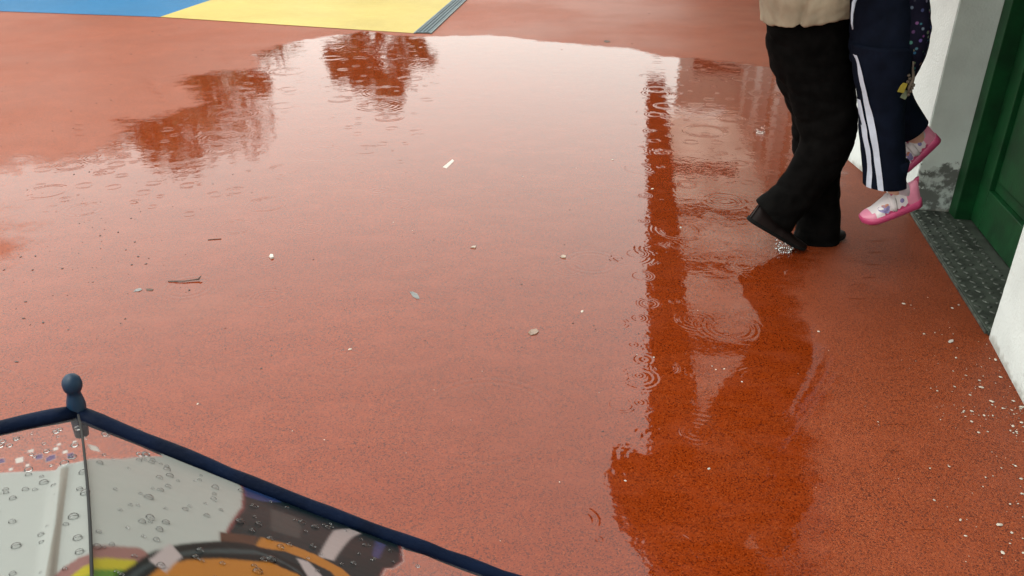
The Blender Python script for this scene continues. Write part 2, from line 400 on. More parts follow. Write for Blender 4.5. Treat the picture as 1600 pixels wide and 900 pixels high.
for i_ in range(11):
    u_ = -9+i_*2.1
    bm = bmesh.new(); prism(bm, [Ev(u_, .459), Ev(u_, 2.0), Ev(u_+2.08, 2.0), Ev(u_+2.08, .459)], EH+.175, EH+.181); adopt(obj('canopy_sheet', bm, m), bld)
bm = bmesh.new(); prism(bm, [Ev(-9, 0), Ev(17, 0), Ev(17, .457), Ev(-9, .457)], EH-.015, EH+.22); adopt(obj('eave_beam', bm, M_DARKWOOD), bld)
# green panelled door
door = adopt(bpy.data.objects.new('door', None), bld); C.objects.link(door); door.parent = bld
def dpart(name, mat, *b, parent=door, bev=.003):
    bm = bmesh.new()
    for q in b: bbox(bm, *q, bev)
    o = obj(name, bm, mat); o.parent = parent; o.matrix_parent_inverse = Matrix.Translation(-Vector(bld.location)); return o
door.matrix_parent_inverse = Matrix(); door.location = (0, 0, 0)
FD = REC
dpart('door_frame', M_GREEN, (.008, .105, FD, FD+.12, .012, 2.18))
dpart('door_frame', M_GREEN, (DW-.105, DW-.014, FD, FD+.12, .012, 2.18))
dpart('door_frame', M_GREEN, (.107, DW-.107, FD, FD+.12, 2.1, 2.18))
LEAF = FD+.065; u0, u1 = .108, DW-.108
dpart('stile', M_GREEN, (u0, u0+.12, LEAF, LEAF+.045, .02, 2.095))
dpart('stile', M_GREEN, (u1-.12, u1, LEAF, LEAF+.045, .02, 2.095))
for z0, z1 in ((.02, .20), (.74, .90), (1.42, 1.56), (1.97, 2.095)):
    dpart('rail', M_GREEN, (u0+.121, u1-.121, LEAF+.001, LEAF+.044, z0, z1))
for z0, z1 in ((.202, .738), (.902, 1.418), (1.562, 1.968)):
    dpart('panel', M_GREEN, (u0+.121, u1-.121, LEAF+.022, LEAF+.036, z0, z1))
    dpart('panel_moulding', M_GREEN, (u0+.165, u1-.165, LEAF+.008, LEAF+.024, z0+.05, z1-.05), bev=.008)
bm = bmesh.new(); c = D(u1-.06, LEAF-.03, 1.02); bmesh.ops.create_uvsphere(bm, u_segments=14, v_segments=10, radius=.028, matrix=Matrix.Translation(c))
tube(bm, [c, c+dnn*.05], [.011, .011], 10, Vector((0, 0, 1)))
o = obj('door_handle', bm, M_STEEL, smooth=True); o.parent = door; o.matrix_parent_inverse = Matrix.Translation(-Vector(bld.location))
# notice board under the porch end
nb = thing('notice_board', 'dark notice board hanging on the far end wall, mirrored in the puddle', 'board', tuple(Ev(13.5, 1.4)+Vector((0, 0, 2.03))))
bm = bmesh.new(); prism(bm, [Ev(13.5, .92), Ev(13.6, .92), Ev(13.6, 1.9), Ev(13.5, 1.9)], 2.0, 2.3); adopt(obj('board_panel', bm, M_DARKWOOD), nb)

# chequer-plate threshold in the door recess
M_PLATE = simple('worn_wet_tread_plate', (.035, .042, .034), .5, .5, 16, .0006, 120, .2)
M_PLATE2 = simple('polished_tread_lozenges', (.055, .062, .053), .55, .5, 30, .0004, 150, .15, .3)
thr = thing('threshold_plate', 'dark grey tread-plate door threshold with raised lozenges at the green door', 'threshold', tuple(D(DW/2, .1, 0)))
bm = bmesh.new(); bbox(bm, .014, DW-.02, .002, FD+.112, .001, .013, .002); adopt(obj('plate', bm, M_PLATE), thr)
bm = bmesh.new(); bbox(bm, .012, DW-.03, -.006, .0015, .001, .0125, .0015); adopt(obj('edge_strip', bm, M_PLATE2), thr)
bm = bmesh.new()
for i in range(34):
    for j in range(7):
        u = .035+i*.042; n = .020+j*.042
        if u > DW-.04 or n > FD+.04: continue
        a = R(45) if (i+j) % 2 else R(-45)
        Mx = Matrix.Translation(D(u, n, .013)) @ MD @ Matrix.Rotation(a, 4, 'Z') @ Matrix.Diagonal((.0165, .0075, .0038, 1))
        bmesh.ops.create_icosphere(bm, subdivisions=1, radius=1, matrix=Mx)
stuff(adopt(obj('tread_lozenges', bm, M_PLATE2, smooth=True), thr))

# ------------------------------------------------------------------ trees (mirrored in the puddle)
m, t, p, mo = nodes('leaf'); co = N(t, 'ShaderNodeTexCoord').outputs['Object']
f = noise_(t, co, 1.3, 3)
L(t, mixc(t, ramp(t, f, .35, .65), (.025, .045, .015), (.07, .10, .035)), p.inputs['Base Color'])
p.inputs['Roughness'].default_value = .55
M_LEAF = m
def tree(label, x, y, h, rx, rz, base, n, seed):
    rnd = random.Random(seed)
    tr = thing('tree', label, 'tree', (x, y, 0), 'trees across the yard')
    bm = bmesh.new(); top = h*.75
    tube(bm, [(x+math.sin(i*.9+seed)*.05*i, y, top*i/6) for i in range(7)], [.16*(1-.13*i) for i in range(7)], 9, Vector((0, 1, 0)))
    tips = []
    for i in range(14):
        a = rnd.uniform(0, 6.28); z0 = rnd.uniform(base*.7, top*.9); rr = rx*rnd.uniform(.45, .9)
        e = Vector((x+math.cos(a)*rr, y+math.sin(a)*rr, min(h-.3, z0+rnd.uniform(.2, .9)))); s_ = Vector((x, y, z0)); tips.append(e)
        tube(bm, [s_, s_.lerp(e, .5)+Vector((0, 0, .12)), e], [.05, .035, .012], 6, Vector((0, .3, 1)))
    adopt(obj('trunk', bm, M_BARK, smooth=True), tr)
    vs, fs = [], []; cz = (base+h)/2
    cl = []
    for i in range(46):
        a = rnd.uniform(0, 6.28); q = rnd.random()**.5; zz = rnd.uniform(-1, 1); w_ = math.sqrt(max(0, 1-zz*zz))
        cl.append((Vector((x+math.cos(a)*q*rx*w_, y+math.sin(a)*q*rx*w_, cz+zz*rz)), rnd.uniform(.22, .5)*rx*.5))
    for i in range(n):
        c, r_ = rnd.choice(cl); d = Vector((rnd.gauss(0, 1), rnd.gauss(0, 1), rnd.gauss(0, .8)))
        d = d.normalized()*r_*rnd.random()**.4; pnt = c+d
        a = Vector((rnd.gauss(0, 1), rnd.gauss(0, 1), rnd.gauss(0, 1))).normalized(); b_ = a.cross(Vector((rnd.gauss(0, 1), rnd.gauss(0, 1), .3))).normalized()
        s_ = rnd.uniform(.05, .09); k_ = len(vs)
        vs += [pnt-a*s_*1.3, pnt+b_*s_*.6, pnt+a*s_*1.3, pnt-b_*s_*.6]; fs.append((k_, k_+1, k_+2, k_+3))
    adopt(link('crown', mesh('crown', vs, fs), M_LEAF), tr)
tree('broad dark tree at the left of the yard, mirrored in the puddle', -8.5, 18.0, 3.95, 3.5, 1.65, .6, 16000, 3)
tree('small round tree mirrored in the far puddle edge below the yellow ground', -3.0, 18.2, 3.1, 1.15, 1.05, 1.0, 5500, 5)

# ------------------------------------------------------------------ people
M_BLACK = simple('black_trouser_cloth', (.0028, .0026, .0025), .9, .4, 20, .0006, 700, spec=.04)
M_NAVY = simple('navy_tracksuit', (.0026, .0045, .011), .8, .25, 16, .0005, 600, spec=.07)
M_STRIPE = simple('white_stripe', (.42, .46, .55), .7, .08, 30)
M_BEIGE = simple('beige_quilted_nylon', (.30, .25, .175), .7, .16, 9, .0012, 60)
M_SEAM = simple('jacket_seam', (.15, .12, .08), .7)
M_SKIN = simple('skin', (.52, .30, .22), .5, .08, 20)
M_HAIR = simple('dark_hair', (.03, .018, .012), .5, .3, 60)
M_SHOE = simple('dark_brown_leather', (.006, .003, .0028), .6, .3, 18, spec=.15)
M_SOLE = simple('black_sole', (.004, .004, .004), .8, spec=.1)
M_PINK = simple('pale_pink_leather', (.50, .17, .25), .45, .08, 25)
M_MAG = simple('magenta_rubber', (.36, .04, .115), .45, .1, 25)
M_SHOEWHITE = simple('white_shoe_leather', (.52, .47, .48), .45, .08, 25)
M_LILAC = simple('lilac_print', (.16, .13, .28), .5, .4, 90)
M_RUST = simple('brown_print', (.33, .12, .07), .5, .3, 80)
M_SOCK = simple('pale_sock', (.42, .36, .40), .9, .05, 40)
M_PACK = None
def cloth_fold(amp, sx=9, sz=4, seed=0.0):
    def f(co):
        a = noise.noise(Vector((co.x*sx+co.z*3+seed, co.y*sx, co.z*sz-co.x*4)))
        c = noise.noise(Vector((co.x*7-co.z*9+seed, co.y*6, co.z*8+co.x*5)))
        d = noise.noise(Vector((co.x*16+co.z*14+seed, co.y*12, co.z*17-co.x*8)))
        return amp*(a*.7-max(0, .28-abs(c))*1.8-max(0, .2-abs(d))*.9)
    return f
def limb(bm, ctrl, n=12, seg=18, rb=1.0, up=Vector((0, 1, 0))):
    """ctrl rows: px, py, Y, half width in photograph pixels"""
    rows = []
    for px, py, Y, hw in ctrl:
        p_ = W(px, py, Y); rows.append((p_.x, p_.y, p_.z, hw*mpp(p_)))
    sp_ = spline(rows, n)
    tube(bm, [q[:3] for q in sp_], [(q[3], q[3]*rb) for q in sp_], seg, up)
def ball(bm, c, r, sx=1, sy=1, sz=1, sub=3):
    bmesh.ops.create_icosphere(bm, subdivisions=sub, radius=r, matrix=Matrix.Translation(c) @ Matrix.Diagonal((sx, sy, sz, 1)))

def hand(bm, wrist, direction, palm_n, s=1.0):
    d = direction.normalized(); n_ = (palm_n-d*palm_n.dot(d)).normalized(); sd = d.cross(n_)
    tube(bm, [wrist-d*.02*s, wrist+d*.03*s, wrist+d*.085*s], [(.024*s, .017*s), (.036*s, .015*s), (.04*s, .013*s)], 12, n_)
    for i, (o_, ln) in enumerate(((-.029, .066), (-.0098, .078), (.0098, .073), (.029, .056))):
        b0 = wrist+d*.075*s+sd*o_*s
        j1 = b0+(d*.85+n_*.35).normalized()*ln*.5*s; j2 = j1+(d*.35+n_*.9).normalized()*ln*.35*s; j3 = j2+(d*-.2+n_*.95).normalized()*ln*.3*s
        tube(bm, [b0, j1, j2, j3], [.0092*s, .0088*s, .008*s, .006*s], 8, sd)
    b0 = wrist+d*.02*s-sd*.03*s; j1 = b0+(d*.6-sd*.7+n_*.3).normalized()*.04*s; j2 = j1+(d*.7+n_*.7).normalized()*.035*s
    tube(bm, [b0, j1, j2], [.012*s, .0105*s, .008*s], 8, n_)

def head(bm, c, face, s=1.0):
    """skull, jaw, nose, ears; face = horizontal direction the person looks"""
    f_ = face.normalized(); sd = Vector((-f_.y, f_.x, 0)); up = Vector((0, 0, 1))
    Mx = Matrix(((f_.x, sd.x, 0, c.x), (f_.y, sd.y, 0, c.y), (0, 0, 1, c.z), (0, 0, 0, 1)))
    bmesh.ops.create_icosphere(bm, subdivisions=3, radius=1, matrix=Mx @ Matrix.Translation((-.01*s, 0, .03*s)) @ Matrix.Diagonal((.098*s, .076*s, .092*s, 1)))
    bmesh.ops.create_icosphere(bm, subdivisions=3, radius=1, matrix=Mx @ Matrix.Translation((.02*s, 0, -.045*s)) @ Matrix.Diagonal((.072*s, .06*s, .072*s, 1)))
    tube(bm, [Mx @ Vector((.085*s, 0, .02*s)), Mx @ Vector((.108*s, 0, -.012*s)), Mx @ Vector((.085*s, 0, -.03*s))], [.008*s, .014*s, .008*s], 8, sd)
    tube(bm, [Mx @ Vector((.078*s, -.024*s, -.062*s)), Mx @ Vector((.09*s, 0, -.06*s)), Mx @ Vector((.078*s, .024*s, -.062*s))], [.006*s, .008*s, .006*s], 8, up)
    for q in (-1, 1):
        bmesh.ops.create_icosphere(bm, subdivisions=2, radius=1, matrix=Mx @ Matrix.Translation((-.01*s, q*.078*s, -.005*s)) @ Matrix.Diagonal((.018*s, .009*s, .032*s, 1)))
    return Mx

# ---- adult walking to the right
YA = 3.17
foot = W(1280, 380, YA)
sh = Vector((W(1262, 20, YA).x-.01, YA, 1.40))          # shoulder centre
body = bmesh.new()
hipc = W(1266, 40, YA)
for ctrl in ([(1266, 40, 3.20, 40), (1280, 180, 3.24, 30), (1284, 300, 3.24, 20), (1281, 366, 3.24, 18)],
             [(1266, 40, 3.12, 40), (1292, 150, 3.08, 32), (1300, 212, 3.06, 26), (1250, 285, 3.08, 20), (1214, 338, 3.10, 14)]):
    limb(body, ctrl, 10, 12)
tube(body, [hipc, hipc+Vector((-.01, 0, .25)), sh+Vector((0, 0, -.05)), sh+Vector((.02, 0, .05)), sh+Vector((.03, 0, .14))],
     [(.12, .15), (.10, .13), (.10, .16), (.055, .06), (.05, .05)], 14, Vector((0, 1, 0)))
headc = sh+Vector((.05, 0, .235)); HM = head(body, headc, Vector((1, .1, 0)))
nsh, fsh = sh+Vector((0, -.19, -.04)), sh+Vector((0, .19, -.04))
nel, nwr = Vector((nsh.x+.10, nsh.y-.06, 1.13)), Vector((nsh.x+.33, nsh.y-.02, 1.12))
fel, fwr = Vector((fsh.x+.02, fsh.y+.04, 1.14)), Vector((fsh.x+.10, fsh.y-.06, 1.32))
tube(body, [nsh, nel, nwr], [.045, .04, .028], 10, Vector((0, 1, .2))); tube(body, [fsh, fel, fwr], [.045, .04, .028], 10, Vector((0, 1, .2)))
hand(body, nwr, Vector((1, .35, 0)), Vector((0, 1, .1))); hand(body, fwr, Vector((.1, -.4, 1)), Vector((-.6, -.6, 0)))
me = remeshed(body, .0075, 2)
adult = link('person', me, M_SKIN)
tag(adult, 'adult in black trousers and beige quilted jacket walking right, carrying a child', 'person')
bm = bmesh.new()
limb(bm, [(1263, 18, YA, 64), (1265, 55, YA, 66), (1270, 95, YA, 62), (1279, 135, YA, 55), (1287, 175, YA, 46), (1289, 205, YA, 36)], 14, 24, 1.05)
limb(bm, [(1272, 80, 3.22, 56), (1283, 160, 3.24, 46), (1279, 230, 3.24, 40), (1279, 300, 3.23, 34), (1278, 345, 3.22, 34), (1275, 378, 3.22, 39)], 14, 20, .9)
limb(bm, [(1272, 80, 3.12, 56), (1286, 150, 3.09, 50), (1294, 205, 3.07, 43), (1283, 246, 3.07, 40), (1258, 283, 3.08, 35), (1230, 316, 3.09, 35), (1206, 339, 3.095, 39)], 16, 20, .9)
limb(bm, [(1285, 190, 3.10, 42), (1310, 212, 3.08, 36), (1324, 218, 3.08, 22)], 6, 16, .8)
adopt_me = remeshed(bm, .010, 3, cloth_fold(.011))
link('trousers', adopt_me, M_BLACK, adult)
# jacket
bm = bmesh.new()
jb = W(1262, 26, YA)
rows = []
for i in range(41):
    u = i/40; z = jb.z+u*(1.43-jb.z)
    w_ = .172+.012*math.sin(u*3.1)-.05*max(0, u-.75)/.25
    puff = .009*abs(math.sin(u*math.pi*5.0))**.6
    puff *= min(1, u*5)
    rows.append((Vector((jb.x+.005-.02*u, YA, z)), (w_+puff, w_+.035+puff)))
tube(bm, [r_[0] for r_ in rows], [r_[1] for r_ in rows], 56)
tube(bm, [sh+Vector((0, 0, -.02)), sh+Vector((.015, 0, .04)), sh+Vector((.02, 0, .1))], [(.12, .18), (.085, .10), (.07, .075)], 24)
for a_, b_, c_ in ((nsh, nel, nwr), (fsh, fel, fwr)):
    pts = spline([tuple(a_), tuple(b_), tuple(c_-(c_-b_).normalized()*.02)], 22)
    tube(bm, [Vector(q) for q in pts], [.078-.028*i/21+.006*abs(math.sin(i*.75)) for i in range(22)], 16, Vector((0, 1, .2)))
def jf(co):
    hem = max(0, 1-(co.z-jb.z)/.12)
    g = -.016*math.exp(-((co.x-W(1256, 20, YA-.2).x)/.010)**2) if co.y < YA else 0
    return .006*noise.noise(co*16)+.004*noise.noise(co*40)+g
jme = remeshed(bm, .008, 1, jf)
# wavy hem
for v in jme.vertices:
    k_ = max(0, 1-(v.co.z-jb.z)/.10)
    v.co.z += k_*.014*(math.sin((v.co.x-jb.x)*-13+2.6)+.3*noise.noise(v.co*12))
link('jacket', jme, M_BEIGE, adult)
# hair
bm = bmesh.new()
bmesh.ops.create_icosphere(bm, subdivisions=3, radius=1, matrix=HM @ Matrix.Translation((-.028, 0, .035)) @ Matrix.Diagonal((.098, .088, .10, 1)))
bmesh.ops.create_icosphere(bm, subdivisions=3, radius=1, matrix=HM @ Matrix.Translation((-.06, 0, -.06)) @ Matrix.Diagonal((.05, .075, .12, 1)))
link('hair', remeshed(bm, .008, 2, lambda co: .006*noise.noise(Vector((co.x*40, co.y*40, co.z*8)))), M_HAIR, adult)
for q in (-1, 1):
    bm = bmesh.new(); ball(bm, HM @ Vector((.078, q*.03, .005)), .0125, sub=2); obj('eye', bm, M_SHOEWHITE, adult, True)

def shoe(parent, toe, heel, upv, width, height, mats, style):
    """a shoe from heel to toe; upv = direction away from the sole"""
    ax_ = toe-heel; Ln = ax_.length; x_ = ax_.normalized(); z_ = (upv-x_*upv.dot(x_)).normalized(); y_ = z_.cross(x_)
    Mx = Matrix(((x_.x, y_.x, z_.x, heel.x), (x_.y, y_.y, z_.y, heel.y), (x_.z, y_.z, z_.z, heel.z), (0, 0, 0, 1)))
    root = bpy.data.objects.new('shoe', None); C.objects.link(root); root.parent = parent
    hwid = lambda u: width*.5*(.62+.38*math.sin(min(1, u*1.25)*math.pi*.5) if u < .5 else (.98+.06*math.sin((u-.5)*4)))*math.sqrt(max(.02, 1-max(0, (u-.80)/.203)**2))*(math.sqrt(max(.05, 1-max(0, (.10-u)/.103)**2)))
    top = lambda u: height*(1.0 if u < .22 else 1-.60*((u-.22)/.55) if u < .77 else .40-.17*((u-.77)/.23)**1.6)
    if style == 'child': top = lambda u: height*((1.06-.5*u) if u < .18 else .97-.06*math.sin((u-.18)*8) if u < .42 else .93-.45*((u-.42)/.36) if u < .78 else .48-.24*((u-.78)/.22)**1.7)
    sole_t = lambda u: height*(.27 if style == 'child' else .16)*(1.18-.3*u)
    curl = lambda u: height*.12*max(0, (u-.75)/.25)**2
    n = 40; K = 20
    # upper
    vs, fs, mi = [], [], []
    for i in range(n+1):
        u = .004+i/n*.992; hw_ = hwid(u); st = sole_t(u)*.8+curl(u); tp = max(st+.004, top(u)+curl(u))
        for k in range(K+1):
            a = math.pi*k/K; cx = math.cos(a); sx = math.sin(a)
            pw = .62 if u > .4 else .5
            yy = hw_*math.copysign(abs(cx)**.75, cx)*(1-.30*sx*(1 if u < .45 else .55)); zz = st+(tp-st)*sx**pw
            vs.append(Mx @ Vector((u*Ln, yy, zz)))
    for i in range(n):
        for k in range(K):
            b0 = i*(K+1)+k; fs.append((b0, b0+1, b0+K+2, b0+K+1))
            u = (i+.5)/n; a = (k+.5)/K; side = abs(a-.5)*2                # 1 at sole, 0 on top
            mm = 0
            if style == 'child':
                if u > .86: mm = 1
                elif u < .20+.06*side: mm = 1
                elif side < .36+.10*math.sin(u*38) and .26 < u < .50: mm = 2
                elif .80 < u < .86 and side > .5: mm = 1
            mi.append(mm)
    fs.append(tuple(range(K+1))); mi.append(mi[0]); fs.append(tuple(n*(K+1)+k for k in range(K, -1, -1))); mi.append(mi[-1])
    me_ = mesh('upper', vs, fs, True)
    for mm in mats['upper']: me_.materials.append(mm)
    for p_, q in zip(me_.polygons, mi): p_.material_index = q
    link('upper', me_, None, root)
    # sole
    bm = bmesh.new(); ra = []
    for i in range(n+1):
        u = i/n; hw_ = hwid(min(.996, max(.004, u)))*1.06+.001; st = sole_t(u); c0 = curl(u)
        ra.append([bm.verts.new(Mx @ Vector((u*Ln*1.02-.01*Ln, yy, zz))) for yy, zz in ((-hw_, c0+.002), (-hw_*1.03, c0+st*.55), (-hw_*.97, c0+st*.93), (-hw_*.86, c0+st), (hw_*.86, c0+st), (hw_*.97, c0+st*.93), (hw_*1.03, c0+st*.55), (hw_, c0+.002), (hw_*.9, c0), (-hw_*.9, c0))])
    for i in range(n):
        for k in range(10): bm.faces.new((ra[i][k], ra[i][(k+1) % 10], ra[i+1][(k+1) % 10], ra[i+1][k]))
    bm.faces.new(ra[0][::-1]); bm.faces.new(ra[-1])
    obj('sole', bm, mats['sole'], root, True)
    return Mx, Ln, root, hwid, top, sole_t

mats_w = {'upper': [M_SHOE], 'sole': M_SOLE}
shoe(adult, W(1254, 391, 3.10), W(1168, 343, 3.10), Vector((.45, 0, .9)), .09, .085, mats_w, 'adult')
gs = W(1262, 383, 3.24); gt = Vector((gs.x+.215, gs.y-.02, .008)); gh = Vector((gs.x-.035, gs.y, .008))
shoe(adult, gt+Vector((-.07, 0, 0)), gh+Vector((-.03, 0, 0)), Vector((0, 0, 1)), .09, .08, mats_w, 'adult')

# ---- child carried in the arms, facing left
YC = 2.90
hip = W(1386, 92, YC)
csh = Vector((hip.x-.02, YC+.06, 1.25))
body = bmesh.new()
limb(body, [(1386, 92, YC, 26), (1384, 180, YC-.02, 22), (1392, 270, YC-.02, 14), (1402, 308, YC-.02, 9)], 9, 12)
limb(body, [(1395, 92, YC+.14, 24), (1392, 150, YC+.14, 20), (1425, 205, YC+.16, 15), (1441, 226, YC+.17, 9)], 9, 12)
tube(body, [hip+Vector((0, .05, 0)), hip+Vector((0, .06, .2)), csh, csh+Vector((-.01, 0, .07)), csh+Vector((-.02, 0, .12))], [(.09, .11), (.08, .10), (.07, .11), (.035, .04), (.035, .035)], 12)
chead = csh+Vector((-.03, 0, .20)); CHM = head(body, chead, Vector((-1, .25, 0)), .88)
for q in (-1, 1):
    a_ = csh+Vector((0, q*.12, -.03)); b_ = a_+Vector((-.13, q*.05, -.06)); c_ = b_+Vector((-.16, q*-.02, .12))
    tube(body, [a_, b_, c_], [.03, .027, .02], 10, Vector((0, 1, .2))); hand(body, c_, Vector((-1, -q*.4, .2)), Vector((0, -q, -.2)), .72)
child = link('person', remeshed(body, .006, 2), M_SKIN)
tag(child, 'child in navy tracksuit with white stripes and pink shoes carried in arms', 'person')
# trousers: near leg is a clean loft so the stripes can run along it
def near_leg():
    rows = [(1380, 70, 47), (1380, 100, 45), (1378, 130, 40), (1377, 165, 34.5), (1379, 200, 34), (1380, 235, 33), (1381, 265, 32.5), (1382, 289, 32)]
    r3 = []
    for px, py, hw in rows:
        q = W(px, py, YC-.02); r3.append((q.x, q.y, q.z, hw*mpp(q)))
    return spline(r3, 40)
NL = near_leg()
def leg_pt(i, a, off=0):
    x, y, z, r_ = NL[i]; wr = .006*noise.noise(Vector((x*10+a*1.3, z*9, a)))+.004*noise.noise(Vector((a*2, z*22, 3)))
    rr = r_+wr+off
    return Vector((x+math.cos(a)*rr, y+math.sin(a)*rr*.95, z))
bm = bmesh.new(); seg = 40; rg = []
for i in range(40): rg.append([bm.verts.new(leg_pt(i, 2*math.pi*k/seg)) for k in range(seg)])
for i in range(39):
    for k in range(seg): bm.faces.new((rg[i][k], rg[i][(k+1) % seg], rg[i+1][(k+1) % seg], rg[i+1][k]))
inner = [bm.verts.new(v.co+(Vector((NL[39][0], NL[39][1], NL[39][2]))-v.co)*.12+Vector((0, 0, .0))) for v in rg[39]]
inn2 = [bm.verts.new(v.co+Vector((0, 0, .10))) for v in inner]
for k in range(seg):
    bm.faces.new((rg[39][k], rg[39][(k+1) % seg], inner[(k+1) % seg], inner[k])); bm.faces.new((inner[k], inner[(k+1) % seg], inn2[(k+1) % seg], inn2[k]))
bm.faces.new(inn2); bm.faces.new(rg[0])
limb(bm, [(1388, 80, YC+.14, 36), (1387, 125, YC+.14, 32), (1398, 162, YC+.15, 28), (1420, 194, YC+.16, 25), (1428, 204, YC+.16, 24)], 14, 22)
tro = obj('trousers', bm, M_NAVY, child, True)
# stripes along the outer seam
def stripe(rows_):
    vs, fs = [], []
    for i, a0_, a1_ in rows_:
        for j in range(4): vs.append(leg_pt(i, a0_+(a1_-a0_)*j/3, .0034))
    for i in range(len(rows_)-1):
        for j in range(3): fs.append((i*4+j, i*4+j+1, i*4+j+5, i*4+j+4))
    return mesh('stripe', vs, fs, True)
def ang(i, px):                                           # angle on the camera side of the leg for a pixel column
    x, y, z, r_ = NL[i]; q = Vector((x, y, z)); hw = r_/mpp(q); c0 = 800+FPX*x/(y*CT+(CAM_H-z)*ST)
    cosv = max(-1, min(1, (px-c0)/hw)); return -math.acos(cosv)
def pyrow(i):
    x, y, z, r_ = NL[i]; d = CAM_H-z; return 450+FPX*(d*CT-y*ST)/(y*CT+d*ST)
def interp(tab, v):
    for (a, b_), (c, d) in zip(tab, tab[1:]):
        if v <= c: return b_+(d-b_)*(v-a)/(c-a)
    return tab[-1][1]
s1 = [(80, 1333.5), (100, 1338), (126, 1342), (168, 1350), (216, 1358), (270, 1364), (292, 1366)]
s2 = [(100, 1333), (165, 1343.5), (195, 1347), (240, 1352), (262, 1353), (292, 1353)]
r1, r2 = [], []
for i in range(40):
    py = pyrow(i)
    if py > 82:
        c0 = interp(s1, py); w_ = .8+2.8*min(1, (py-80)/110); r1.append((i, ang(i, c0-w_), ang(i, c0+w_)))
    if py > 152:
        c0 = interp(s2, py); w_ = .5+1.6*min(1, (py-150)/45); r2.append((i, ang(i, c0-w_), ang(i, c0+w_)))
link('stripe', stripe(r1), M_STRIPE, tro); link('stripe', stripe(r2), M_STRIPE, tro)
# tracksuit top
bm = bmesh.new()
limb(bm, [(1381, 88, YC+.02, 47), (1379, 60, YC+.03, 49), (1379, 20, YC+.04, 48), (1380, -60, YC+.05, 48)], 10, 26, 1.15)
tube(bm, [W(1384, -40, YC+.05), csh+Vector((0, 0, -.06)), csh+Vector((0, 0, .02)), csh+Vector((-.01, 0, .07))], [(.125, .16), (.11, .155), (.08, .11), (.05, .055)], 22)
for q in (-1, 1):
    a_ = csh+Vector((0, q*.12, -.03)); b_ = a_+Vector((-.13, q*.05, -.06)); c_ = b_+Vector((-.15, q*-.02, .115))
    tube(bm, [a_, b_, c_], [.055, .05, .038], 14, Vector((0, 1, .2)))
top_me = remeshed(bm, .009, 3, cloth_fold(.008, 10, 7, 4.0))
topo = link('tracksuit_top', top_me, M_NAVY, child)
# piping on the top's front edge
pts = [W(px, py, YC-.045) for px, py in ((1340, -12), (1334, 5), (1331.5, 22), (1331, 36), (1332.5, 46))]
bm = bmesh.new(); tube(bm, pts, [(.0065, .004), (.0065, .004), (.0045, .004), (.0035, .004), (.002, .002)], 8); obj('stripe', bm, M_STRIPE, topo, True)
bm = bmesh.new()
bmesh.ops.create_icosphere(bm, subdivisions=3, radius=1, matrix=CHM @ Matrix.Translation((-.025, 0, .03)) @ Matrix.Diagonal((.088, .08, .09, 1)))
bmesh.ops.create_icosphere(bm, subdivisions=3, radius=1, matrix=CHM @ Matrix.Translation((-.07, 0, -.06)) @ Matrix.Diagonal((.03, .04, .11, 1)))
link('hair', remeshed(bm, .008, 2, lambda co: .005*noise.noise(Vector((co.x*40, co.y*40, co.z*8)))), M_HAIR, child)
for q in (-1, 1):
    bm = bmesh.new(); ball(bm, CHM @ Vector((.068, q*.027, .005)), .012, sub=2); obj('eye', bm, M_SHOEWHITE, child, True)
mats_c = {'upper': [M_SHOEWHITE, M_PINK, M_MAG], 'sole': M_MAG}
